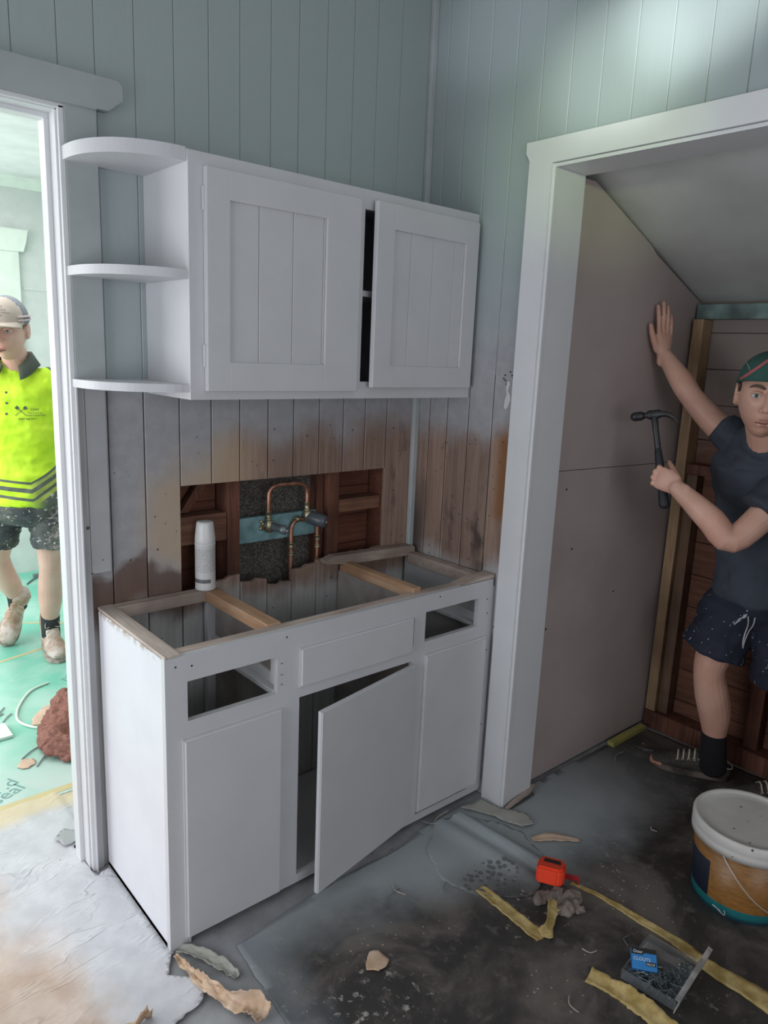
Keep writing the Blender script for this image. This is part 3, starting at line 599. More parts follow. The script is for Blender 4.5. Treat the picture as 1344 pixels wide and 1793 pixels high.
def ribbon(name, path, widths, heights, mat, curl=0, thick=.0012, n=5, k=6, seed=0, twist=None, crink=.002, **kw):
    """strip along path, with jagged edge"""
    P=smooth_path([(*p,0) for p in path],k); m_=len(P); bm=bmesh.new(); rows=[]
    def at(arr,t):
        f=t*(len(arr)-1); i=min(int(f),len(arr)-2); return arr[i]+(arr[i+1]-arr[i])*(f-i)
    for i,p in enumerate(P):
        t=i/(m_-1); d=(P[min(i+1,m_-1)]-P[max(i-1,0)]).normalized(); s=V((-d.y,d.x,0)); wd=at(widths,t); hh=at(heights,t); row=[]
        tw=at(twist,t) if twist else 0
        for j in range(n):
            q=(j/(n-1)-.5)*2; e=wd/2*q*(1+.25*noise.noise(V((t*7+seed,q*2,seed)))+.14*noise.noise(V((t*41,q*2+5,seed)))); zc=curl*(q*q)*wd
            row.append(bm.verts.new(p+s*(e*math.cos(tw)-zc*math.sin(tw))+V((0,0,max(.001,hh+e*math.sin(tw)+zc*math.cos(tw)+crink*noise.noise(V((t*14,q*1.5,seed)))+crink*.7*noise.noise(V((t*37,q*3,seed))))))))
        rows.append(row)
    for A,Bq in zip(rows,rows[1:]):
        for j in range(n-1): bm.faces.new((A[j],A[j+1],Bq[j+1],Bq[j]))
    o=obj(name,bm,mat,None,True,**kw); md=o.modifiers.new('solid','SOLIDIFY'); md.thickness=thick; md.offset=1; return o
ribbon('torn_paper',[(.0,-.50),(.01,-.56),(.02,-.64),(.05,-.72),(.085,-.78),(.088,-.82)],[.012,.022,.030,.040,.058,.05],[.012,.018,.024,.024,.02,.016],M['kraft'],.45,.001,11,12,3,[.4,1.0,.7,1.1,.5,.3],.012,label='twisted strip of torn brown masking paper curling at the cabinet corner',cat='torn paper')
ribbon('torn_paper',[(.02,-.475),(.055,-.53),(.085,-.60),(.10,-.66)],[.03,.035,.04,.02],[.006,.010,.009,.006],M['dusty'],.2,.001,9,9,8,None,.007,label='crumpled grey scrap of tape paper under the cabinet corner',cat='torn paper')
ribbon('torn_paper',[(-.13,-.635),(-.20,-.66),(-.26,-.72),(-.33,-.76),(-.42,-.78)],[.02,.035,.05,.06,.05],[.02,.026,.02,.012,.01],M['kraft'],.4,.001,9,9,15,[.3,.8,.9,.5,.1],.02,label='upturned torn edge of kraft paper at the lower left of the floor',cat='torn paper')
ribbon('torn_paper',[(-.35,-.56),(-.40,-.62),(-.43,-.68)],[.03,.05,.02],[.02,.022,.015],M['kraft'],.4,.001,7,6,18,[.3,.6,.2],label='small curled tear in the kraft paper nearest the left edge',cat='torn paper')
ribbon('yellow_strip',[(.871,-.832),(.868,-.93),(.862,-1.03),(.862,-1.085)],[.035,.04,.045,.05],[.008,.008,.008,.01],M['yellow'],.1,.004,7,9,1,None,.003,label='short fibrous yellow strip lying straight beside the vinyl flap',cat='torn strip')
ribbon('yellow_strip',[(.866,-1.088),(.90,-1.075),(.95,-1.045),(.985,-1.05)],[.045,.03,.045,.02],[.012,.022,.038,.026],M['yellow'],.3,.002,7,9,2,[.1,.9,.9,.5],.004,label='upturned curl of yellow strip ending at the crumpled rag',cat='torn strip')
ribbon('yellow_strip',[(1.125,-.995),(1.15,-1.10),(1.155,-1.20),(1.163,-1.33),(1.150,-1.45),(1.155,-1.62)],[.010,.018,.026,.034,.05,.07],[.009]*6,M['yellow'],.05,.004,7,12,5,None,.003,label='long thin yellow paper strip running away from the tape measure',cat='torn strip')
ribbon('yellow_strip',[(.852,-1.250),(.868,-1.32),(.875,-1.38),(.87,-1.46),(.86,-1.52)],[.05,.045,.055,.05,.05],[.01,.012,.012,.012,.012],M['yellow'],.15,.004,7,10,9,[.1,.3,.3,.2,.2],.004,label='yellow torn strip along the near side of the nail tray',cat='torn strip')
ribbon('vinyl_flake',[(1.197,-.785),(1.26,-.82),(1.33,-.89)],[.02,.045,.012],[.012,.013,.010],M['kraft'],.1,.002,5,6,4,label='orange-brown flake lying behind the tape measure',cat='flake')
sheet('vinyl_flake',[(.385,-.86),(.40,-.84),(.43,-.815),(.455,-.825),(.46,-.85),(.455,-.875),(.43,-.885),(.405,-.885)],M['kraft'],.009,.008,lambda x,y:.003*hn(x,y,20,2),.002,jag=.008,label='tan flake alone on the dark vinyl in front of the middle door',cat='flake')
M['stick']=wood('yellow_stick',(.40,.38,.10),(.52,.47,.18),.6,'x')
bm=bmesh.new(); add_box(bm,2.0,2.27,-.60,-.568,.006,.026,.002); lump('timber_offcut',bm,M['stick'],'yellow-green timber stick on the floor along the foot of the plasterboard','offcut')
ribbon('timber_splinter',[(1.262,-.612),(1.33,-.606),(1.40,-.60),(1.455,-.585)],[.012,.02,.022,.012],[.012,.02,.022,.03],M['old_x'],.2,.004,5,6,6,label='split timber sliver at the foot of the closet jamb',cat='splinter')
for i,(x,y,a,L) in enumerate(((.62,-.70,.4,.10),(.66,-.68,1.6,.06),(.79,-.77,.9,.05),(1.02,-.505,.3,.12),(.98,-.36+-.13,2.2,.09),(1.60,-1.02,1.2,.03),(1.05,-1.25,.5,.04),(1.95,-.66,.2,.09),(2.1,-.70,2.0,.06),(.74,-1.28,1.1,.05),(1.40,-.98,.2,.03),(.93,-1.20,2.3,.04))):
    bm=bmesh.new(); d=V((math.cos(a),math.sin(a),0)); s=V((-d.y,d.x,0))*.012
    tube(bm,[V((x,y,.012))-d*L/2,V((x,y,.013))+s,V((x,y,.012))+d*L/2],.0017,5,6)
    lump('floor_splinter',bm,M['old_x'] if i%2 else M['steel'],'thin splinter or shaving scattered on the dark vinyl floor','splinter','shavings scattered on the dark vinyl')
# tape measure with rag
tm=empty('tape_measure',(1.08,-.955,.012),'bright orange tape measure with a black label window on the vinyl','tape measure')
R_=Matrix.Rotation(math.radians(-60),3,'Z')@Matrix.Rotation(math.radians(-12),3,'X')
def tloc(p): return R_@(V(p)*1.2)+V((1.072,-.955,.047))
bm=bmesh.new(); prism(bm,[(-.036,-.036),(.020,-.036),(.036,-.026),(.038,.018),(.026,.036),(-.022,.036),(-.036,.022)],-.02,.024,'z',.005)
for v in bm.verts: v.co=tloc(v.co)
obj('case',bm,paint('orange_plastic',(.85,.06,.02),.4,.05),tm)
bm=bmesh.new(); prism(bm,[(-.022,.0),(.024,-.002),(.022,.018),(-.020,.020)],.0242,.0252,'z')
for v in bm.verts: v.co=tloc(v.co)
obj('label_window',bm,M['black'],tm)
bm=bmesh.new(); add_box(bm,.034,.072,.024,.028,-.020,-.006,.001); add_box(bm,.070,.074,.022,.030,-.028,-.004)
for v in bm.verts: v.co=tloc(v.co)
obj('tape_blade',bm,paint('red_tape_blade',(.35,.02,.025),.4),tm)
bm=bmesh.new(); 
for c_,r_ in (((1.02,-1.01,.018),(.035,.025,.016)),((1.045,-1.055,.022),(.04,.028,.018)),((1.005,-1.055,.014),(.04,.03,.012)),((1.035,-1.10,.016),(.02,.015,.012)),((.99,-.985,.014),(.02,.03,.012))): sphere(bm,c_,r_)
rg=lump('crumpled_rag',bm,paint('beige_rag',(.20,.16,.14),.85,.3,.001,20),'crumpled beige-brown rag tucked against the orange tape measure','rag')
fuse(rg,.003,6); wrinkle(rg,.02,17,(1,1.6,1)); wrinkle(rg,.006,50)
# bucket
BC=V((1.518,-1.362,.004))
bk=empty('bucket',BC,'orange-brown paint bucket with white lid, teal base band and wire handle','bucket')
g=G('bucket_print'); z=g.xyz('Z'); x=g.xyz('X'); y=g.xyz('Y')
gr=g.noise(1.6,6,g.map((14,14,160)),.6,1.5); c=g.mix(g.ss(gr,.35,.65),(.20,.085,.02),(.33,.155,.04))
ang=g.ma('ARCTAN2',g.ma('SUBTRACT',y,BC.y),g.ma('SUBTRACT',x,BC.x))
navy=g.ma('MULTIPLY',g.ma('MULTIPLY',g.ma('GREATER_THAN',ang,1.9),g.ma('LESS_THAN',ang,2.86)),g.ma('LESS_THAN',z,.165)); c=g.mix(navy,c,(.012,.016,.03))
c=g.mix(g.ma('LESS_THAN',z,.045),c,(.015,.16,.17)); c=g.mix(g.ma('MULTIPLY',g.ma('LESS_THAN',z,.02),.7),c,(.02,.05,.09)); M['bucket']=g.done(c,.38)
bm=bmesh.new(); lathe(bm,[(.134,0),(.142,.004),(.144,.03),(.156,.235),(.150,.235)],BC,64); obj('pail',bm,M['bucket'],bk,True)
g=G('bucket_lid'); n=g.noise(9,4); c=g.mix(g.ss(n,.3,.7),(.58,.56,.53),(.66,.64,.61)); c=g.mix(g.ma('LESS_THAN',g.voro(24),.10),c,(.1,.09,.08)); M['lid']=g.done(c,.45)
bm=bmesh.new(); lathe(bm,[(.155,.215),(.165,.214),(.166,.235),(.164,.240),(.166,.246),(.166,.268),(.162,.274),(.155,.274),(.150,.268),(.148,.266),(.12,.2655),(.002,.265)],BC,72); obj('lid',bm,M['lid'],bk,True)
hp=[]
for k in range(13):
    t=k/12; a=math.radians(176+t*150); rr=.163+.012*math.sin(math.pi*t); zz=.225-.165*math.sin(math.pi*t)
    hp.append(BC+V((rr*math.cos(a),rr*math.sin(a),zz)))
bm=bmesh.new(); tube(bm,hp,.0016,3,8); obj('wire_handle',bm,paint('pale_wire',(.6,.58,.55),.35,Metallic=.4),bk,True)
bm=bmesh.new(); tube(bm,[hp[6],hp[7],hp[8]],.008,3,12); obj('handle_grip',bm,M['lid'],bk,True)
bm=bmesh.new(); c0=BC+V((-.150,-.02,.03)); tube(bm,[c0+V((-.004,.01,-.004)),c0+V((-.03,.025,.02)),c0+V((-.036,.014,.024)),c0+V((-.012,-.006,-.006)),c0],.0012,5,6); obj('string_loop',bm,M['lid'],bk,True)
# nail tray with blue packet
M['clear']=G('clear_plastic').done((.75,.78,.8),.12,Transmission_Weight=.9,IOR=1.3,Alpha=.55)
nt=empty('nail_tray',(1.0,-1.40,.008),'clear plastic nail tray with raised lid at the bottom of the picture','nail tray')
def tr(p,c=V((1.01,-1.375,.012)),a=math.radians(187)): return Matrix.Rotation(a,3,'Z')@V(p)+c
bm=bmesh.new()
for b_ in ((-.09,.09,-.075,.075,0,.003),(-.09,.09,-.075,-.072,0,.03),(-.09,.09,.072,.075,0,.03),(-.09,-.087,-.075,.075,0,.03),(.087,.09,-.075,.075,0,.03)): add_box(bm,*b_)
for v in bm.verts: v.co=tr(v.co)
obj('tray',bm,M['clear'],nt)
bm=bmesh.new(); add_box(bm,-.12,.12,0,.003,0,.045,.001); add_box(bm,-.12,.12,-.010,.0,.042,.045)
for v in bm.verts: v.co=tr(Matrix.Rotation(math.radians(-14),3,'X')@v.co+V((0,.078,.02)))
obj('tray_lid',bm,paint('scuffed_plastic',(.34,.32,.31),.4,.3,.001,30),nt)
bm=bmesh.new(); rnd=random.Random(3)
for i in range(170):
    p=V((rnd.uniform(-.075,.08),rnd.uniform(-.06,.065),rnd.uniform(.006,.022))); 
    if p.x<-.01 and p.y<.03: p.x+=.06
    d=V((rnd.uniform(-1,1),rnd.uniform(-1,1),rnd.uniform(-.3,.3))).normalized()*rnd.uniform(.012,.018)
    loft(bm,[tr(p-d),tr(p+d)],[.0012,.0012],n=5); loft(bm,[tr(p+d),tr(p+d*1.08)],[.003,.003],n=6,caps=False)
o=lump('nails',bm,paint('galvanised_nails',(.16,.20,.21),.4,.3,0,60,Metallic=.6),'grey heap of galvanised clouts filling the clear tray','nails'); o['kind']='stuff'
pk=empty('nail_packet',tr((-.03,-.02,.03)),'small bright blue nail packet leaning in the clear tray','packet')
Rp=Matrix.Rotation(math.radians(-52),3,'Z')@Matrix.Rotation(math.radians(28),3,'X'); 
PC=V((.985,-1.335,.045))
def pt(p): return Rp@V(p)+PC
bm=bmesh.new(); add_box(bm,-.033,.033,-.028,.028,-.012,.006,.001)
for v in bm.verts: v.co=pt(v.co)
obj('packet_box',bm,paint('blue_card',(.03,.22,.55),.4,.05,0),pk)
bm=bmesh.new(); prism(bm,[(-.033,.010),(-.004,.010),(.002,.016),(.033,.016),(.033,.028),(-.033,.028)],.0062,.0068,'z'); add_box(bm,.004,.030,-.016,-.006,.0062,.0068)
for v in bm.verts: v.co=pt(v.co)
obj('black_label',bm,M['black'],pk)
M['print_w']=paint('white_print',(.75,.78,.8),.5,0,0)
uu=(Rp@V((1,0,0))); vv=(Rp@V((0,1,0)))
text('print','CLOUTS',.012,M['print_w'],pt((-.029,-.005,.0072)),uu,vv,pk); text('print','30x2.8',.008,M['print_w'],pt((.005,-.0145,.0074)),uu,vv,pk); text('print','Otter',.011,M['print_w'],pt((-.029,.0135,.0074)),uu,vv,pk)
# ------------------------------------------------------------ far room floor
g=G('green_sheet_floor'); x=g.xyz('X'); y=g.xyz('Y'); n=g.noise(2.2,5,dist=.4); n2=g.noise(20,4)
c=g.mix(g.ss(n,.35,.62),(.16,.56,.42),(.42,.68,.58)); c=g.mix(g.ma('MULTIPLY',g.ss(y,.95,.52),g.ss(n,.35,.55)),c,(.55,.66,.62)); c=g.mix(g.ma('MULTIPLY',g.ss(n2,.6,.7),.3),c,(.6,.65,.6)); M['gfloor']=g.done(c,.3)
gf=tag(obj('green_floor_sheeting',B((-1.9,1.6,.47,3.4,.0,.006)),M['gfloor']),'green sheet flooring of the bright far room','floor sheeting')
bm=bmesh.new()
for a,b,wd in (((-1.5,1.10+.3),(1.5,2.22+.0),.022),((-.4,2.9),(1.5,1.62),.02)):
    a=V((*a,0));b=V((*b,0)); s=V((-(b-a).y,(b-a).x,0)).normalized()*wd/2
    prism(bm,[tuple((a+s)[:2]),tuple((a-s)[:2]),tuple((b-s)[:2]),tuple((b+s)[:2])],.006,.0068,'z')
prism(bm,[(-1.9,.455),(.0,.485),(1.0,.50),(1.0,.53),(0,.52),(-1.9,.50)],.0064,.0072,'z')
obj('tan_joint',bm,paint('tan_joint_edge',(.62,.52,.28),.5),gf)
M['print_g']=paint('grey_print',(.16,.34,.32),.5,0,0); e1=V((.9,.43,0)).normalized(); e2=V((-.43,.9,0)).normalized()
text('printed_letters','r.d',.085,M['print_g'],(-.175,.60,.0066),e1,e2,gf); text('printed_letters','seal',.085,M['print_g'],(-.195,.535,.0066),e1,e2,gf); text('printed_letters','rC',.09,M['print_g'],(.33,1.42,.0066),e1,e2,gf)
bm=bmesh.new(); tube(bm,[(.255,1.445,.012),(.16,1.40,.012),(.07,1.26,.012),(.035,1.14,.012),(.06,1.05,.012),(.12,.985,.012),(.19,.93,.013)],.0055,8,8)
lump('white_cord',bm,M['far_trim'],'pale curved cord lying on the green floor beside the brown towel','cord')
def flake(name,pts,mat,label,cat,z=.010,group=None): 
    o=sheet(name,pts,mat,z,.01,lambda x,y:.004*hn(x,y,16,3),.0015,jag=.012); return tag(o,label,cat,group)
M['peach']=paint('peach_board_paper',(.66,.47,.36),.8,.15)
flake('torn_board_paper',[(.07,1.06),(.11,1.16),(.20,1.22),(.27,1.20),(.22,1.13),(.20,1.06),(.15,1.02)],M['peach'],'torn peach coloured board paper inside the curve of the cord','torn paper')
flake('torn_board_paper',[(-.075,.745),(-.045,.80),(.0,.785),(-.01,.735),(-.04,.71)],M['peach'],'small peach scrap on the green floor below the towel','torn paper')
for i,(a,b) in enumerate((((-.04,.80),(.04,.86)),((-.01,.71),(.06,.79)),((-.03,1.22),(.02,1.30)),((-.06,1.20),(.0,1.24)),((.22,1.25),(.25,1.28)),((.10,.60),(.12,.62)),((-.02,1.16),(.03,1.22)))):
    bm=bmesh.new(); tube(bm,[(*a,.010),((a[0]+b[0])/2,(a[1]+b[1])/2+.005,.011),(*b,.010)],.003,3,6)
    lump('offcut_sliver',bm,M['trim_grey'],'thin grey sliver of debris scattered on the green floor','sliver','slivers on the green floor')
lump('board_offcut',B((-.30,-.02,1.00,1.13,.008,.020),bev=.001),M['far_trim'],'white square-edged board offcut at the left edge on the green floor','offcut')
flake('masking_scrap',[(-.10,.20),(-.06,.24),(-.03,.22),(-.02,.16),(-.08,.15)],M['arch_old'],'small olive-grey scrap stuck on the drop paper by the door jamb','scrap',.016)
bm=bmesh.new(); tube(bm,[(.62,3.1,.012),(.72,3.22,.012),(.84,3.2,.012)],.006,5,6); add_box(bm,.70,.82,3.22,3.26,.006,.03,.004); lump('hand_tool',bm,M['steel'],'small dark tool with a lead lying by the far skirting','tool')
# brown towel
bm=bmesh.new()
for c_,r_ in (((.20,.92,.05),(.15,.13,.06)),((.14,.82,.04),(.10,.10,.045)),((.26,1.02,.07),(.12,.12,.07)),((.12,.74,.03),(.08,.09,.035)),((.22,.76,.045),(.13,.10,.045)),((.33,.88,.08),(.14,.16,.08))): sphere(bm,c_,r_)
tw=lump('towel',bm,paint('brown_towelling',(.27,.12,.095),.95,.25,.004,60),'brown bath towel heaped on the green floor behind the door jamb','towel')
fuse(tw,.006,3); wrinkle(tw,.035,9,(1,1,1.5)); wrinkle(tw,.006,60)
for v in tw.data.vertices: v.co.z=max(v.co.z,.008)
#PEOPLE
# ------------------------------------------------------------ people
def skin_mat(name,a,b,red=.3):
    g=G(name); n=g.noise(9,4); n2=g.noise(3,3); c=g.mix(g.ss(n,.3,.7),a,b); c=g.mix(g.ma('MULTIPLY',g.ss(n2,.45,.7),red),c,(b[0],b[1]*.72,b[2]*.66))
    g.bump(g.noise(220,3),.0004,.4); return g.done(c,.5,Subsurface_Weight=.12,Subsurface_Radius=(.01,.004,.002),Subsurface_Scale=.6)
def arm_loft(bm,P,R,n=18): loft(bm,smooth_path(P,4),_interp(R,len(P),4),n=n)
def _interp(R,m,k):
    R=[(r,r) if not hasattr(r,'__len__') else r for r in R]; out=[]
    for i in range(m-1):
        a,b,c,d=R[max(i-1,0)],R[i],R[i+1],R[min(i+2,m-1)]
        for j in range(k):
            t=j/k; out.append(tuple(.5*(2*b[q]+(c[q]-a[q])*t+(2*a[q]-5*b[q]+4*c[q]-d[q])*t*t+(3*b[q]-a[q]-3*c[q]+d[q])*t**3) for q in (0,1)))
    out.append(R[-1]); return out
def limb(bm,P,R,wide=None,n=20,k=4,flat=1):
    loft(bm,smooth_path(P,k),_interp(R,len(P),k),n=n,wide=wide,flat=flat)
def hand(bm,wrist,U,W,N,s=1.0,curl=(10,12,14,16),thumb=(40,15,10),spread=6,tcurl=0):
    """wrist point, U wrist->knuckles, W towards thumb side, N back of hand"""
    U=V(U).normalized(); W=(V(W)-U*V(W).dot(U)).normalized(); N=V(N); N=(N-U*N.dot(U)-W*N.dot(W)).normalized(); wrist=V(wrist)
    def L(u,w_,n_): return wrist+(U*u+W*w_+N*n_)*s
    limb(bm,[L(-.03,0,0),L(.0,0,0),L(.03,.002,-.002),L(.062,.002,0),L(.080,.0,.0)],[(.028*s,.021*s),(.028*s,.019*s),(.036*s,.018*s),(.040*s,.0150*s),(.036*s,.0085*s)],wide=W,n=24)
    limb(bm,[L(.02,.022,-.006),L(.05,.034,-.010)],[(.018*s,.016*s),(.013*s,.012*s)],wide=W)
    ln=[(.045,.026,.021),(.049,.030,.022),(.045,.028,.021),(.034,.021,.018)]; ws=[.030,.0105,-.0095,-.028]; bu=[.088,.092,.088,.079]
    tips=[]
    for i in range(4):
        c=curl[i]; c=c if hasattr(c,'__len__') else (c,c,c*.7); p=L(bu[i]-.012,ws[i]*.95,.001); p1=L(bu[i],ws[i],.0015); ang=0; sp=math.radians(spread*(1.2-i*.8))
        P=[p,p1]
        for j in range(3):
            ang+=math.radians(c[j]); d=(U*math.cos(ang)-N*math.sin(ang)); d=(d*math.cos(sp)+W*math.sin(sp)).normalized(); P.append(P[-1]+d*ln[i][j]*s)
        r=[.0090,.0092,.0086,.0080,.0066]; r=[q*s*(1 if i<3 else .87) for q in r]
        loft(bm,P,r,n=12,hint=W); tips.append((P[-1],d,ang))
        for q_,rr in zip(P[1:-1],r[1:-1]): sphere(bm,q_,(rr*1.12,)*3,u=12,v=8)
    a,b,c_=thumb; P=[L(.018,.024,-.008)]; ang=math.radians(a); dn=math.radians(b)
    d=(U*math.cos(ang)+W*math.sin(ang)-N*math.sin(dn)).normalized(); P.append(P[-1]+d*.040*s)
    for j,l in enumerate((.032,.026)):
        ang-=math.radians(c_); dn+=math.radians(tcurl); d=(U*math.cos(ang)+W*math.sin(ang)-N*math.sin(dn)).normalized(); P.append(P[-1]+d*l*s)
    loft(bm,P,[.016*s,.0125*s,.0108*s,.0082*s],n=14,hint=N)
def head_frame(c,F,up=(0,0,1)):
    F=V(F).normalized(); X=V(up).cross(F).normalized()*-1   # X = person's right seen from the front: image left
    Z=X.cross(F).normalized()*1
    if Z.z<0: Z=-Z
    return Matrix((X,-F,Z)).transposed(), V(c)      # local: x = person's right, -y = face, z = up
def head(bm,c,F,s,up=(0,0,1)):
    Mx,c=head_frame(c,F,up)
    q=bmesh.ops.create_uvsphere(bm,u_segments=72,v_segments=56,radius=1)['verts']
    for v in q:
        x,y,z=v.co
        X=x*.076; Y=y*.098+.004; Z=z*.118
        if z<0:   # jaw
            t=-z; X*=1-.20*t**1.6-.05*t; 
            if y<0: Y*=1-.02*t
            else: Y*=1-.42*t**1.1
        if y<0 and z<.45: Y*=1-.05*(1-abs(x))      # flatter face
        # squarer jaw & chin
        if y<-.15 and z<-.4: Y-=.006*math.exp(-((X/.022)**2))*min(1,(-z-.4)*3)
        fr=max(0,-y)
        ex=abs(X)-.031
        Y+=fr*.0155*math.exp(-(ex/.017)**2-((Z-.006)/.013)**2)            # sockets
        Y-=fr*.006*math.exp(-((abs(X)-.028)/.024)**2-((Z-.030)/.010)**2)    # brow ridge
        Y-=fr*.005*math.exp(-((abs(X)-.045)/.016)**2-((Z+.022)/.018)**2)    # cheek bone
        Y-=fr*.006*math.exp(-(X/.024)**2-((Z+.070)/.013)**2)                # mouth mound
        Y+=fr*.005*math.exp(-(X/.03)**2-((Z+.088)/.006)**2)
        Y-=fr*.007*math.exp(-(X/.022)**2-((Z+.106)/.012)**2)                # chin
        v.co=c+Mx@(V((X,Y,Z))*s)
    def L(x,y,z): return c+Mx@(V((x,y,z))*s)
    # nose
    loft(bm,[L(0,-.084,.020),L(0,-.094,.004),L(0,-.104,-.016),L(0,-.109,-.030)],[.0065*s,.0080*s,.0095*s,.0105*s],n=14)
    for sx in (-1,1): sphere(bm,L(sx*.0115,-.099,-.034),(.0078*s,.010*s,.0072*s),Mx,12,8)
    # lips
    for zz,rz,yy in ((-.063,.0042,-.0975),(-.073,.0052,-.0965)): sphere(bm,L(0,yy,zz),(.022*s,.0075*s,rz*s),Mx,20,10)
    # ears
    for sx in (-1,1):
        E_=Mx@Matrix.Rotation(sx*math.radians(22),3,'Z')
        sphere(bm,L(sx*.077,.012,-.004),(.006*s,.018*s,.031*s),E_,16,12); 
        P=[L(sx*.083,.004+.020*math.cos(a),.0+.030*math.sin(a)) for a in [math.radians(q_) for q_ in range(-60,200,26)]]
        tube(bm,P,.0042*s,2,8)
    return Mx,c,L
def face_parts(root,Mx,L,s,skin,iris=(.12,.13,.10),brow=(.10,.07,.05),lid=1.0,gaze=0):
    white=paint('eye_white',(.62,.60,.58),.25,0,0); ir=paint('iris',iris,.2,0,0); lipm=paint('lips',(.42,.20,.17),.45,.1,0); bw=paint('eyebrow_hair',brow,.8,.2,0)
    for sx in (-1,1):
        bm=bmesh.new(); sphere(bm,L(sx*.031,-.0745,.005),(.0135*s,.0120*s,.0085*s*lid),Mx,24,16); e=obj('eye',bm,white,root,True)
        bm=bmesh.new(); sphere(bm,L(sx*.031+gaze,-.0845,.005),(.0056*s,.0030*s,.0056*s*min(1,lid+.1)),Mx,18,10); obj('iris',bm,ir,e,True)
        bm=bmesh.new(); sphere(bm,L(sx*.031+gaze,-.0870,.005),(.0026*s,.0012*s,.0026*s),Mx,12,8); obj('pupil',bm,M['black'],e,True)
        bm=bmesh.new(); loft(bm,smooth_path([L(sx*.015,-.0855,.0075),L(sx*.024,-.0885,.0140),L(sx*.036,-.0870,.0145),L(sx*.046,-.0775,.0085)],4),[.0022*s]*13,n=8); obj('eyelid',bm,skin,e,True)
        bm=bmesh.new(); loft(bm,smooth_path([L(sx*.014,-.0925,.0265),L(sx*.028,-.0935,.0320),L(sx*.044,-.0835,.0315),L(sx*.052,-.074,.026)],4),_interp([(.0028*s,.0038*s),(.0032*s,.0045*s),(.0028*s,.0035*s),(.001*s,.0015*s)],4,4),n=8); obj('eyebrow',bm,bw,root,True)
    bm=bmesh.new(); loft(bm,smooth_path([L(-.022,-.0935,-.0665),L(-.009,-.1030,-.0645),L(0,-.1045,-.0655),L(.009,-.1030,-.0645),L(.022,-.0935,-.0665)],4),_interp([(.001*s,.001*s),(.0025*s,.0035*s),(.0025*s,.003*s),(.0025*s,.0035*s),(.001*s,.001*s)],5,4),n=8)
    loft(bm,smooth_path([L(-.018,-.0935,-.0705),L(0,-.1035,-.0735),L(.018,-.0935,-.0705)],5),_interp([(.001*s,.001*s),(.003*s,.0042*s),(.001*s,.001*s)],3,5),n=8)
    obj('lips',bm,lipm,root,True)
    bm=bmesh.new(); loft(bm,smooth_path([L(-.022,-.0945,-.0688),L(0,-.1062,-.0692),L(.022,-.0945,-.0688)],5),[.0009*s]*11,n=6); obj('mouth_line',bm,paint('mouth_line',(.16,.06,.05),.6,0,0),root)
def torso_loft(bm,P,R,X,flat=.25): limb(bm,P,R,wide=V(X),n=36,k=5,flat=flat)
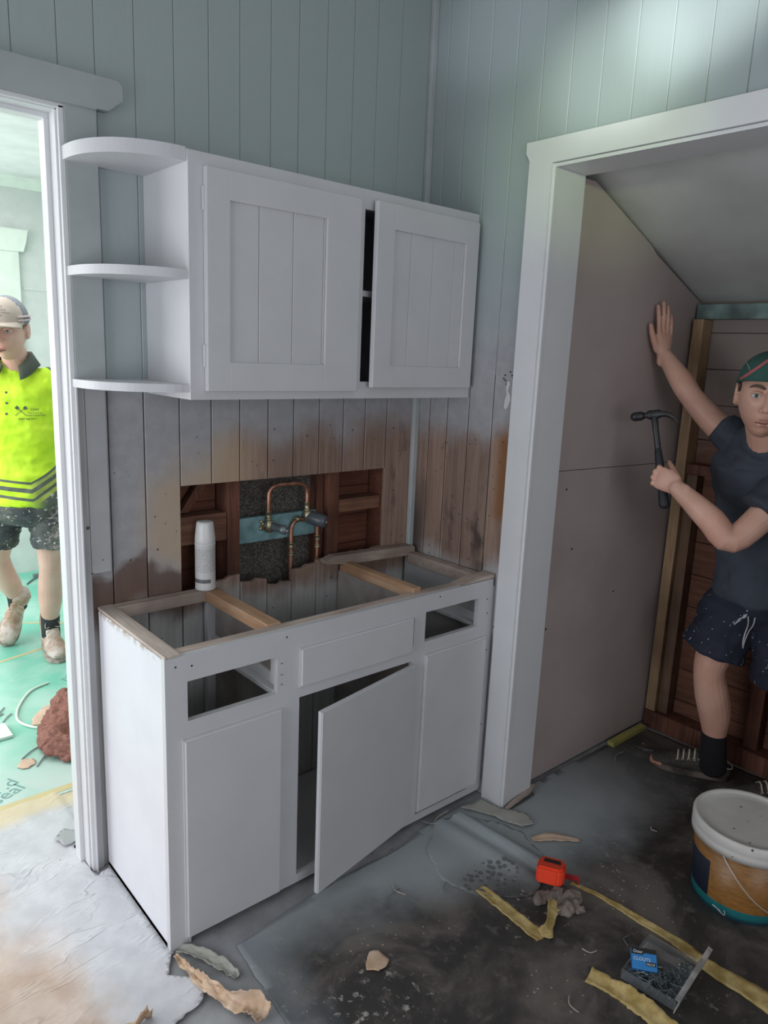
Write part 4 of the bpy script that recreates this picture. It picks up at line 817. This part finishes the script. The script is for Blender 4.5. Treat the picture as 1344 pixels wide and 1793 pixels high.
# ---- man in hi-vis shirt, far room -------------------------------------------
def man_hivis():
    rt=empty('person',(.33,1.80,0),'man in yellow hi-vis polo, paint-spattered shorts and beige cap, walking beyond the doorway','person')
    sk=skin_mat('fair_skin',(.68,.41,.34),(.78,.50,.42),.35)
    F=V((-.52,-.85,-.12)); hs=1.15; HC=(.222,1.665,1.692)
    bm=bmesh.new(); Mx,c,L=head(bm,HC,F,hs,(0.05,0.05,1))
    X=V((-.80,.60,0)).normalized()   # to his right
    limb(bm,[(.262,1.715,1.59),(.282,1.745,1.52),(.286,1.76,1.44)],[(.058,.060),(.062,.062),(.075,.065)],wide=X)
    torso_loft(bm,[(.285,1.77,1.45),(.285,1.775,1.38),(.285,1.775,1.2),(.287,1.77,1.05),(.288,1.76,.93),(.288,1.76,.84)],[(.14,.07),(.17,.095),(.155,.105),(.145,.10),(.155,.105),(.14,.09)],X)
    # arms: hands held behind the back
    shL=V((.425,1.69,1.445)); shR=V((.150,1.87,1.445))
    limb(bm,[(.35,1.735,1.43),shL,(.475,1.72,1.31),(.495,1.765,1.17),(.45,1.83,1.05),(.385,1.89,.965)],[.06,.055,.047,.042,.038,.028])
    limb(bm,[(.21,1.82,1.43),shR,(.115,1.93,1.31),(.12,1.98,1.17),(.19,1.98,1.05),(.27,1.965,.965)],[.06,.055,.047,.042,.038,.028])
    hand(bm,(.385,1.89,.965),(-.72,.5,-.45),(-.3,-.5,.8),(.5,.8,.2),1.0,(30,34,38,42)); hand(bm,(.27,1.965,.965),(.72,.1,-.55),(.3,-.3,.8),(.0,1,.1),1.0,(30,34,38,42))
    # legs
    limb(bm,[(.370,1.73,.86),(.385,1.725,.72),(.386,1.745,.58),(.386,1.752,.50),(.390,1.79,.40),(.393,1.815,.30),(.397,1.85,.18),(.400,1.86,.09)],[.088,.080,.064,.056,.059,.058,.041,.040])
    limb(bm,[(.215,1.82,.86),(.195,1.87,.72),(.180,1.925,.58),(.190,1.95,.52),(.225,2.0,.42),(.26,2.04,.35),(.295,2.085,.27),(.305,2.10,.20)],[.088,.080,.064,.056,.058,.056,.041,.040])
    body=obj('body',bm,sk,rt,True); fuse(body,.0040,4)
    face_parts(rt,Mx,L,hs,sk,(.20,.22,.22),(.26,.17,.11),.62)
    # hair at temple
    # shirt
    g=G('hivis_polo'); x=g.xyz('X'); z=g.xyz('Z'); yel=g.mix(g.ss(g.noise(5,4),.35,.65),(.55,.86,.015),(.66,.96,.04)); dk=(.115,.135,.115)
    v=g.ma('SUBTRACT',g.ma('SUBTRACT',z,g.ma('MULTIPLY',g.ma('MAXIMUM',g.ma('SUBTRACT',x,.28),0),.60)),g.ma('MULTIPLY',g.ma('MINIMUM',g.ma('SUBTRACT',x,.28),0),-.12))
    c_=yel
    right_=g.ss(x,.24,.35)
    c_=g.mix(g.ma('MULTIPLY',g.ma('LESS_THAN',v,.978),right_),c_,dk)
    for a,b in ((.966,.978),(.925,.946),(.885,.900)): c_=g.mix(g.ma('MULTIPLY',g.ma('GREATER_THAN',v,a),g.ma('LESS_THAN',v,b)),c_,dk)
    for a,b in ((.946,.964),(.902,.924),(.86,.884)): c_=g.mix(g.ma('MULTIPLY',right_,g.ma('MULTIPLY',g.ma('GREATER_THAN',v,a),g.ma('LESS_THAN',v,b))),c_,(.42,.50,.10))
    # dark shoulder piping
    sx_=g.ma('ABSOLUTE',g.ma('SUBTRACT',g.ma('ADD',z,g.ma('MULTIPLY',x,1.25)),2.03)); c_=g.mix(g.ma('MULTIPLY',g.ma('LESS_THAN',sx_,.011),g.ma('MULTIPLY',g.ma('GREATER_THAN',x,.36),g.ma('LESS_THAN',x,.55))),c_,dk)
    sp_=g.ma('MULTIPLY',g.ss(g.noise(30,5),.60,.66),g.ma('MULTIPLY',g.ss(v,1.0,.90),g.ss(x,.30,.42))); c_=g.mix(sp_,c_,(.7,.72,.7)); MH=g.done(c_,.75)
    bm=bmesh.new()
    torso_loft(bm,[(.282,1.750,1.545),(.284,1.758,1.51),(.285,1.768,1.455),(.285,1.77,1.38),(.285,1.77,1.25),(.287,1.765,1.1),(.288,1.76,.98),(.288,1.755,.90),(.288,1.755,.865)],[(.068,.062),(.098,.075),(.168,.10),(.192,.118),(.178,.125),(.172,.125),(.176,.13),(.18,.132),(.182,.134)],X)
    limb(bm,[(.33,1.735,1.44),shL+V((.005,-.005,0)),(.47,1.71,1.33),(.492,1.735,1.22)],[.062,.072,.070,.072]); limb(bm,[(.23,1.80,1.44),shR,(.12,1.91,1.33),(.115,1.955,1.22)],[.062,.072,.070,.072])
    sh=obj('shirt',bm,MH,rt,True); fuse(sh,.007,4); wrinkle(sh,.012,7,(1,1,2)); wrinkle(sh,.004,22); T=bvh(sh)
    # collar
    dkm=paint('collar_cloth',(.10,.12,.10),.8,.15)
    bm=bmesh.new(); rings=[]
    for k in range(29):
        a=math.radians(-150+300*k/28); dirv=(-X*math.sin(a)*-1+ (V((-.6,-.8,0)).normalized()*-math.cos(a)))
        ctr=V((.272,1.732,1.505)); fr=max(0,-math.cos(a)); 
        rings.append([bm.verts.new(ctr+dirv*.066+V((0,0,.088-.075*fr))),bm.verts.new(ctr+dirv*.073+V((0,0,.092-.075*fr))),bm.verts.new(ctr+dirv*.110+V((0,0,.030-.070*fr))),bm.verts.new(ctr+dirv*.102+V((0,0,.020-.070*fr)))])
    for A,Bq in zip(rings,rings[1:]):
        for j in range(4): bm.faces.new((A[j],A[(j+1)%4],Bq[(j+1)%4],Bq[j]))
    bm.faces.new(rings[0]); bm.faces.new(rings[-1][::-1]); obj('collar',bm,dkm,rt,True)
    u=(-X).normalized(); vd=V((0,0,1)); 
    fc=V((-.62,-.78,0)).normalized()
    def chest(dx,z): return V((.285,1.77,0))+u*dx+V((0,0,z))+fc*.14
    for z_ in (1.405,1.355,1.305):
        q=chest(-.005,z_); h=T.ray_cast(q,-fc)
        if h[0]: bm=bmesh.new(); lathe(bm,[(.006,0),(.0055,.002),(.001,.0025)],h[0],14,fc); obj('button',bm,dkm,rt)
    for s_,sz,dx,z_ in (('LDN',.016,.098,1.322),('PAINTING &',.0105,.085,1.308),('MAINTENANCE',.0105,.082,1.297),('0437 988 077',.0125,.050,1.279)):
        text('chest_print',s_,sz,dkm,chest(dx,z_),u,vd,rt,T,lift=.0015)
    for sgn in (-1,1):
        bm=bmesh.new(); cc=chest(.058,1.318)
        tube(bm,[cc+u*(-.022*sgn)+vd*-.018,cc+u*(.014*sgn)+vd*.014],.0014,1,6,smooth=False)
        d_=(u*(.036*sgn)+vd*.032).normalized(); e_=V((u.y,-u.x,0))*0+ (vd*d_.dot(u)-u*d_.dot(vd))
        p0=cc+u*(.012*sgn)+vd*.012
        prq=[p0+e_*.006,p0-e_*.006,p0-e_*.008+d_*.014,p0+e_*.008+d_*.014]
        a_=[bm.verts.new(p) for p in prq]; b_=[bm.verts.new(p+fc*.001) for p in prq]; bm.faces.new(a_); bm.faces.new(b_[::-1])
        for i in range(4): bm.faces.new((a_[i],a_[(i+1)%4],b_[(i+1)%4],b_[i]))
        for v_ in bm.verts:
            h=T.ray_cast(v_.co+fc*.05,-fc)
            if h[0]: v_.co=h[0]+fc*(.0016+.0008*((v_.index)%2))
        obj('brush_emblem',bm,dkm,rt)
    # shorts
    g=G('spattered_shorts'); x=g.xyz('X'); n=g.noise(24,6,g.map((1,1,1.8)),.7,1.5); n2=g.noise(9,4); c_=g.mix(g.ss(n2,.3,.7),(.045,.05,.06),(.12,.125,.12))
    c_=g.mix(g.ss(n,.60,.65),c_,(.55,.52,.48)); c_=g.mix(g.ma('MULTIPLY',g.ss(g.ma('ADD',x,g.ma('MULTIPLY',g.ma('SUBTRACT',n,.5),.5)),.33,.46),.8),c_,(.50,.46,.42)); c_=g.mix(g.ss(g.noise(50,4),.63,.68),c_,(.8,.8,.78)); MS=g.done(c_,.85)
    bm=bmesh.new(); torso_loft(bm,[(.288,1.76,.98),(.288,1.76,.90),(.288,1.765,.82),(.288,1.77,.765)],[(.155,.11),(.172,.122),(.178,.125),(.14,.10)],X)
    limb(bm,[(.365,1.72,.86),(.392,1.715,.76),(.402,1.72,.68),(.404,1.722,.635)],[(.10,.10),(.104,.108),(.110,.112),(.113,.116)],flat=.1); limb(bm,[(.215,1.82,.86),(.190,1.865,.76),(.178,1.89,.68),(.172,1.90,.645)],[(.10,.10),(.10,.104),(.104,.108),(.106,.110)],flat=.1)
    so=obj('shorts',bm,MS,rt,True); fuse(so,.006,3); wrinkle(so,.010,11,(1,1,2.2))
    sock=paint('charcoal_sock',(.035,.04,.045),.9,.2)
    for P in ([(.396,1.842,.225),(.398,1.852,.16),(.400,1.86,.09)],[(.278,2.065,.315),(.295,2.085,.27),(.305,2.10,.20)]):
        bm=bmesh.new(); limb(bm,P,[(.047,.047)]*3,flat=.15); obj('sock',bm,sock,rt,True)
    g=G('dusty_boot'); n=g.noise(14,5); c_=g.mix(g.ss(n,.35,.65),(.42,.28,.20),(.66,.58,.54)); g.bump(g.noise(60,4),.002,.5); MB_=g.done(c_,.8)
    sole=paint('boot_sole',(.40,.34,.30),.8,.3,.002,30); lace=paint('boot_lace',(.55,.42,.30),.8,.2,0)
    def boot(ank,toe,up,side=1):
        ank=V(ank);toe=V(toe); d=(toe-ank); d=d.normalized(); u_=V(up); u_=(u_-d*u_.dot(d)).normalized(); s_=d.cross(u_)
        def Q(a,b,c2=0): return ank+d*a+u_*b+s_*c2
        bm=bmesh.new(); limb(bm,[Q(-.075,-.045),Q(-.04,-.04),Q(.03,-.035),Q(.10,-.045),Q(.16,-.05),Q(.195,-.055)],[(.036,.036),(.043,.042),(.046,.045),(.052,.038),(.050,.032),(.038,.024)],wide=s_)
        limb(bm,[Q(-.02,.075),Q(-.02,.03),Q(-.015,-.03)],[(.052,.056),(.050,.054),(.046,.055)],wide=s_); limb(bm,[Q(.02,.05),Q(.06,.01),Q(.10,-.02)],[(.036,.02),(.034,.022),(.036,.02)],wide=s_)
        o=obj('boot',bm,MB_,rt,True); fuse(o,.0045,3); wrinkle(o,.004,30)
        bm=bmesh.new(); pts=[(-.115,.0),(-.10,.034),(-.04,.044),(.03,.044),(.10,.056),(.16,.056),(.205,.040),(.225,.0),(.205,-.040),(.16,-.056),(.10,-.056),(.03,-.044),(-.04,-.044),(-.10,-.034)]
        prism(bm,pts,-.096,-.070,'z',.005)
        for v_ in bm.verts: v_.co=Q(v_.co.x,v_.co.z,v_.co.y)
        obj('sole',bm,sole,o)
        bm=bmesh.new()
        for k in range(4):
            a=.035+.022*k; b=.052-.019*k; tube(bm,[Q(a-.008,b-.006,-.030),Q(a,b+.004,0),Q(a+.010,b-.010,.030)],.0028,3,6)
        tube(bm,[Q(.035,.06,0),Q(.05,.075,.03),Q(.065,.05,.035),Q(.05,.055,0)],.0022,4,6); tube(bm,[Q(.035,.06,0),Q(.05,.075,-.03),Q(.068,.05,-.035),Q(.05,.055,0)],.0022,4,6)
        obj('lace',bm,lace,o,True)
    boot((.402,1.868,.108),(.378,1.66,.100),(0,0,1)); boot((.305,2.11,.215),(.225,2.0,.085),(.25,-.3,1))
    # cap
    capm=paint('beige_cap_cloth',(.50,.42,.37),.85,.06); mesh_=paint('grey_cap_mesh',(.24,.25,.29),.9,.3,.001,200)
    def cap(front,back,brim_len=.075,rot=0,stripe=None,tilt=-.02,txt=False):
        bm=bmesh.new(); q=bmesh.ops.create_uvsphere(bm,u_segments=48,v_segments=32,radius=1)['verts']
        for v_ in q:
            x_,y_,z_=v_.co; X_=x_*.086;Y_=y_*.106+.006;Z_=.034+max(z_,-.02)*.100+ (.020*max(0,-y_) if z_>.1 else 0)+tilt*(-y_)*.5
            v_.co=L(X_,Y_,Z_)
        for f in bm.faces:
            cl=Mx.inverted()@(f.calc_center_median()-c); f.material_index=0 if cl.y<-.030*hs else 1
        o=obj('cap',bm,[front,back],rt,True); return o
    cp=cap(capm,mesh_)
    bm=bmesh.new(); rows=[]
    for i in range(7):
        t=i/6; row=[]
        for j in range(17):
            a=math.radians(-62+124*j/16); r0=.103; rr=r0+t*.062*math.cos(a*1.1)
            row.append(bm.verts.new(L(math.sin(a)*.088*(1+t*.06),-math.cos(a)*(r0+t*.045)+.006,.040-.026*(1-math.cos(a))*t-.010*t)))
        rows.append(row)
    for A,Bq in zip(rows,rows[1:]):
        for j in range(16): bm.faces.new((A[j],A[j+1],Bq[j+1],Bq[j]))
    o=obj('brim',bm,capm,cp,True); m_=o.modifiers.new('solid','SOLIDIFY'); m_.thickness=.004
    bm=bmesh.new()
    for zz,cl in ((.060,0),(.046,0)):
        P=[L(-math.sin(math.radians(a))*.0885,-math.cos(math.radians(a))*.108+.006,zz) for a in range(52,150,8)]
        tube(bm,P,.0042,2,8)
    obj('cap_stripe',bm,paint('pink_white_band',(.66,.52,.55),.8,0,0),cp,True)
    CT=bvh(cp); uu=-(Mx@V((1,0,0))); vv=(Mx@V((0,.25,1))).normalized()
    for s_,sz,x_,z_ in (('LDN',.016,.012,.105),('PAINTING &',.010,.018,.093),('MAINTENANCE',.010,.018,.082),('0437 988',.010,.014,.070)):
        text('cap_print',s_,sz,paint('cap_lettering',(.17,.15,.14),.8,0,0),L(x_,-.125,z_),uu,vv,cp,CT,lift=.001)
    # short hair below the cap
    bm=bmesh.new(); q=bmesh.ops.create_uvsphere(bm,u_segments=32,v_segments=20,radius=1)['verts']
    for v_ in q:
        x_,y_,z_=v_.co; v_.co=L(x_*.0785,y_*.098+.012,.012+z_*.060)
    bmesh.ops.delete(bm,geom=[v_ for v_ in bm.verts if (Mx.inverted()@(v_.co-c)).y<-.028*hs],context='VERTS')
    obj('hair',bm,paint('cropped_hair',(.20,.13,.09),.9,.3,.002,120),rt,True)
# ---- man with hammer ----------------------------------------------------------
def man_hammer():
    rt=empty('person',(2.12,-1.05,0),'man in dark tee, navy shorts and green cap bracing the plasterboard','person')
    sk=skin_mat('tanned_skin',(.62,.35,.26),(.72,.44,.34),.35)
    hs=1.16; HC=(1.885,-1.075,1.565); F=V((-.90,-.42,-.02))
    bm=bmesh.new(); Mx,c,L=head(bm,HC,F,hs,(0,-.06,1))
    X=V((-.33,.94,0)).normalized()
    limb(bm,[(1.925,-1.06,1.49),(1.975,-1.06,1.42),(2.03,-1.06,1.34)],[(.062,.062),(.066,.066),(.08,.075)],wide=X)
    torso_loft(bm,[(2.04,-1.06,1.37),(2.07,-1.06,1.30),(2.10,-1.06,1.15),(2.12,-1.065,.98),(2.12,-1.07,.86),(2.12,-1.07,.76)],[(.13,.07),(.175,.10),(.16,.10),(.15,.095),(.155,.10),(.14,.09)],X)
    shR=V((2.07,-.925,1.385)); elR=V((2.03,-.745,1.535)); wrR=V((2.035,-.600,1.700))
    limb(bm,[(2.07,-1.0,1.34),shR,shR.lerp(elR,.5)+V((0,0,-.012)),elR,elR.lerp(wrR,.35)+V((-.004,-.004,-.002)),elR.lerp(wrR,.75),wrR],[.062,.054,.050,.043,.044,.034,.027])
    hand(bm,wrR,(.05,.10,.99),(-.93,.30,0),(-.30,-.93,.1),1.02,((0,4,4),(-2,3,3),(0,4,4),(2,6,6)),(34,-4,8),3)
    shL=V((2.02,-1.20,1.315)); elL=V((1.80,-1.06,1.085)); wrL=V((1.722,-.882,1.236))
    limb(bm,[(2.05,-1.12,1.32),shL,shL.lerp(elL,.5)+V((-.01,.0,-.02)),elL+V((-.005,-.005,-.008)),elL.lerp(wrL,.35)+V((-.003,0,-.002)),elL.lerp(wrL,.75),wrL],[.062,.056,.051,.046,.047,.037,.029])
    hw=(V((1.750,-.737,1.488))-V((1.724,-.830,1.178))).normalized()
    U=V((-.10,.86,.36)); 
    hand(bm,wrL,U,hw,(-1,-.1,.0),1.02,((72,82,50),(76,84,50),(80,84,50),(84,84,50)),(26,34,4),0,28)
    # legs
    limb(bm,[(2.115,-1.00,.83),(2.075,-.985,.70),(2.030,-.960,.56),(2.022,-.955,.49),(2.045,-.965,.40),(2.075,-.975,.31),(2.098,-.98,.19),(2.105,-.985,.09)],[.090,.082,.066,.058,.063,.061,.043,.040])
    limb(bm,[(2.14,-1.14,.83),(2.135,-1.175,.70),(2.125,-1.205,.56),(2.13,-1.215,.49),(2.155,-1.23,.40),(2.18,-1.25,.31),(2.19,-1.27,.19),(2.195,-1.28,.09)],[.090,.082,.066,.058,.063,.061,.043,.040])
    body=obj('body',bm,sk,rt,True); fuse(body,.0030,3)
    face_parts(rt,Mx,L,hs,sk,(.10,.11,.10),(.12,.08,.06),.95)
    tee=paint('dark_navy_tee',(.048,.058,.076),.9,.2,.001)
    bm=bmesh.new(); torso_loft(bm,[(1.965,-1.06,1.425),(2.01,-1.06,1.40),(2.055,-1.06,1.33),(2.095,-1.06,1.15),(2.115,-1.065,.98),(2.12,-1.07,.87),(2.12,-1.07,.80)],[(.082,.078),(.150,.105),(.205,.128),(.185,.122),(.178,.125),(.182,.128),(.186,.13)],X)
    limb(bm,[(2.04,-1.04,1.345),(2.065,-.955,1.375),(2.060,-.885,1.42),(2.054,-.855,1.443)],[.08,.078,.070,.066],flat=.1); limb(bm,[(2.05,-1.11,1.33),shL,shL.lerp(elL,.35),shL.lerp(elL,.62)],[.07,.075,.073,.074],flat=.1)
    sh=obj('tee_shirt',bm,tee,rt,True); fuse(sh,.006,4); wrinkle(sh,.014,7,(1,1,1.6)); wrinkle(sh,.004,20)
    g=G('navy_shorts'); n=g.noise(16,4,g.map((1,1,.8)),.6,1); c_=g.mix(g.ss(g.noise(6,3),.3,.7),(.012,.015,.030),(.022,.026,.045)); c_=g.mix(g.ss(n,.655,.67),c_,(.5,.52,.56)); c_=g.mix(g.ma('LESS_THAN',g.voro(42),.09),c_,(.45,.46,.5)); MS=g.done(c_,.85)
    bm=bmesh.new(); torso_loft(bm,[(2.12,-1.07,.93),(2.12,-1.07,.86),(2.12,-1.07,.78),(2.12,-1.075,.71)],[(.155,.11),(.172,.12),(.182,.125),(.15,.10)],X)
    limb(bm,[(2.11,-1.00,.83),(2.075,-.975,.72),(2.045,-.96,.63),(2.030,-.95,.575)],[(.10,.10),(.106,.11),(.112,.118),(.120,.126)],flat=.1); limb(bm,[(2.13,-1.14,.83),(2.125,-1.17,.70),(2.115,-1.195,.58),(2.11,-1.205,.50)],[(.10,.10),(.106,.112),(.114,.12),(.120,.126)],flat=.1)
    so=obj('shorts',bm,MS,rt,True); fuse(so,.006,3); wrinkle(so,.010,10,(1,1,1.5))
    T=bvh(so); fc=V((-.92,-.39,0)).normalized(); uu=V((.39,-.92,0)).normalized(); bm=bmesh.new()
    for off in (0,.014):
        P=[]
        for k in range(7):
            p=V((2.10,-1.035,.76))+uu*(off*(1-k/6)*1.6+.004*math.sin(k))+V((0,0,-.022*k)); h=T.ray_cast(p+fc*.3,-fc)
            if h[0]: P.append(h[0]+fc*.003)
        if len(P)>2: tube(bm,P,.0025,3,8)
    obj('drawstring',bm,paint('white_cord_trim',(.55,.55,.56),.8,0,0),so,True)
    sock=paint('black_sock',(.008,.008,.009),.95,.1,0)
    for P in ([(2.094,-.978,.205),(2.10,-.982,.14),(2.106,-.985,.07)],[(2.188,-1.268,.205),(2.192,-1.275,.14),(2.196,-1.28,.07)]):
        bm=bmesh.new(); limb(bm,P,[(.049,.049),(.050,.051),(.051,.056)]); obj('sock',bm,sock,rt,True)
    canvas=paint('dark_canvas',(.055,.048,.040),.9,.3,.001,60); g=G('rubber_sole'); c_=g.mix(g.ss(g.noise(8,3),.4,.6),(.05,.035,.03),(.16,.13,.11)); RS=g.done(c_,.6); toem=paint('worn_toe_rubber',(.42,.20,.13),.6,.3,.001,30); wl=paint('off_white_lace',(.50,.44,.34),.7,.1,0)
    def sneaker(heel,d):
        heel=V(heel); d=V(d).normalized(); u_=V((0,0,1)); s_=d.cross(u_)
        def Q(a,b,c2=0): return heel+d*a+u_*b+s_*c2
        bm=bmesh.new(); limb(bm,[Q(.025,.040),Q(.06,.042),Q(.10,.055),Q(.15,.052),Q(.20,.043),Q(.25,.035),Q(.285,.030)],[(.036,.032),(.042,.036),(.042,.048),(.043,.040),(.045,.031),(.043,.022),(.032,.015)],wide=s_)
        o=obj('shoe',bm,canvas,rt,True); fuse(o,.004,2)
        bm=bmesh.new(); pts=[(-.002,.0),(.01,.028),(.05,.037),(.11,.036),(.18,.045),(.25,.045),(.29,.030),(.308,0),(.29,-.030),(.25,-.045),(.18,-.045),(.11,-.036),(.05,-.037),(.01,-.028)]
        prism(bm,pts,.001,.026,'z',.005)
        for v_ in bm.verts: v_.co=Q(v_.co.x,v_.co.z,v_.co.y)
        obj('sole',bm,RS,o)
        bm=bmesh.new(); limb(bm,[Q(.262,.022),Q(.292,.020)],[(.043,.020),(.030,.016)],wide=s_); obj('toe_cap',bm,toem,o,True)
        bm=bmesh.new()
        P=[Q(.047+.056*math.cos(a),.080+.018*math.cos(a),.044*math.sin(a)) for a in [2*math.pi*k/20 for k in range(21)]]
        tube(bm,P,.0028,1,6); obj('collar_piping',bm,wl,o,True)
        bm=bmesh.new()
        for k in range(5):
            a=.115+.021*k; b=.106-.0058*k; tube(bm,[Q(a,b-.020,-.033),Q(a,b-.002,-.012),Q(a,b,.0),Q(a,b-.002,.012),Q(a,b-.020,.033)],.0038,3,6)
        obj('lace',bm,wl,o,True)
        bm=bmesh.new()
        for k in range(5):
            a=.115+.021*k; b=.082-.0058*k
            for sg in (-1,1):
                cc=Q(a,b,sg*.037); P=[cc+d*.005*math.cos(t)+u_*.005*math.sin(t) for t in [2*math.pi*q_/10 for q_ in range(11)]]; tube(bm,P,.0016,1,6,smooth=False)
        obj('eyelet',bm,paint('eyelet_metal',(.6,.55,.48),.4,.0,0,Metallic=.5),o,True)
    sneaker((2.155,-1.035,.004),(-.42,.90,0)); sneaker((2.225,-1.33,.004),(-.62,.75,0))
    # green cap, worn backwards
    cg=paint('dark_green_cap',(.035,.105,.085),.9,.2,.001)
    bm=bmesh.new(); q=bmesh.ops.create_uvsphere(bm,u_segments=48,v_segments=32,radius=1)['verts']
    for v_ in q:
        x_,y_,z_=v_.co; v_.co=L(x_*.087,y_*.108+.008,.040+max(z_,-.05)*.092-.012*y_)
    cp=obj('cap',bm,cg,rt,True)
    CT=bvh(cp)
    bm=bmesh.new(); P=[]
    for k in range(9):
        t=k/8; p=L(.078-.075*t,-.14,.045+.075*t); dd_=-(Mx@V((0,-1,0))); h=CT.ray_cast(p,dd_)
        if h[0]: P.append(h[0]+(Mx@V((0,-1,0)))*.001)
    if len(P)>2: loft(bm,P,[(.0065,.002)]*len(P),n=8,wide=(Mx@V((.7,0,.7))))
    obj('cap_band',bm,paint('faded_red_band',(.42,.10,.11),.8,.2,0),cp,True)
    bm=bmesh.new(); P=[]
    for k in range(7):
        t=k/6; p=L(.060+.012*t,-.14,.074+.022*t); h=CT.ray_cast(p,dd_)
        if h[0]: P.append(h[0]+(Mx@V((0,-1,0)))*.001)
    if len(P)>2: loft(bm,P,[(.002,.0015)]*len(P),n=6)
    obj('cap_stitch_line',bm,paint('grey_thread',(.3,.36,.34),.8,0,0),cp,True)
    bm=bmesh.new(); rows=[]
    for i in range(6):
        t=i/5; row=[]
        for j in range(15):
            a=math.radians(-58+116*j/14); rr=.106+t*.062*math.cos(a*1.1); row.append(bm.verts.new(L(math.sin(a)*.087,math.cos(a)*rr+.008,.028-.012*t)))
        rows.append(row)
    for A,Bq in zip(rows,rows[1:]):
        for j in range(14): bm.faces.new((A[j],A[j+1],Bq[j+1],Bq[j]))
    o=obj('brim',bm,cg,cp,True); m_=o.modifiers.new('solid','SOLIDIFY'); m_.thickness=.004
    bm=bmesh.new(); q=bmesh.ops.create_uvsphere(bm,u_segments=32,v_segments=20,radius=1)['verts']
    for v_ in q:
        x_,y_,z_=v_.co; v_.co=L(x_*.0785,y_*.098+.012,.015+z_*.055)
    bmesh.ops.delete(bm,geom=[v_ for v_ in bm.verts if (Mx.inverted()@(v_.co-c)).y<-.030*hs],context='VERTS')
    obj('hair',bm,paint('dark_cropped_hair',(.06,.045,.035),.9,.3,.002,120),rt,True)
    # hammer (held: a thing of its own)
    kn=wrL+V(U).normalized()*.078
    ax=hw; off=V((.030,.004,0)); U=V(U); mid=kn+off
    base=mid-ax*.105; top=mid+ax*.225
    hm=empty('hammer',base,'dark claw hammer held upright in the fist of the man in the closet','hammer')
    sd=(V((0,1,0))-ax*ax.y).normalized(); cl=(V((.55,-.80,0))); cl=(cl-ax*cl.dot(ax)).normalized(); th=ax.cross(cl)
    blk=paint('hammer_grip_rubber',(.012,.014,.018),.6,.2,.001,60); stl=paint('dark_hammer_steel',(.06,.06,.062),.42,.2,0,20,Metallic=.7)
    bm=bmesh.new(); loft(bm,[base,base+ax*.02,base+ax*.05,base+ax*.11,base+ax*.16,base+ax*.20],[(.019,.015),(.018,.014),(.0155,.012),(.0165,.0125),(.0145,.011),(.012,.010)],wide=cl,n=20); obj('grip',bm,blk,hm,True)
    bm=bmesh.new(); loft(bm,[base+ax*.195,base+ax*.26,top-ax*.01],[(.011,.008),(.0105,.0075),(.0125,.009)],wide=cl,n=16); obj('shaft',bm,stl,hm,True)
    bm=bmesh.new()
    loft(bm,[top-cl*.016,top+cl*.018],[(.017,.013),(.016,.012)],wide=ax,n=18)
    loft(bm,[top-cl*.012,top-cl*.030,top-cl*.045],[(.014,.012),(.0105,.0105),(.012,.012)],wide=ax,n=20); loft(bm,[top-cl*.046,top-cl*.066],[(.0165,.0165),(.0165,.0165)],wide=ax,n=24)
    for sg in (-1,1): loft(bm,smooth_path([top+cl*.014+th*sg*.006,top+cl*.040+th*sg*.008+ax*-.004,top+cl*.062+th*sg*.011-ax*.018,top+cl*.076+th*sg*.013-ax*.036],4),_interp([(.012,.006),(.009,.005),(.006,.004),(.003,.003)],4,4),wide=ax,n=12)
    obj('hammer_head',bm,stl,hm,True)
man_hivis(); man_hammer()
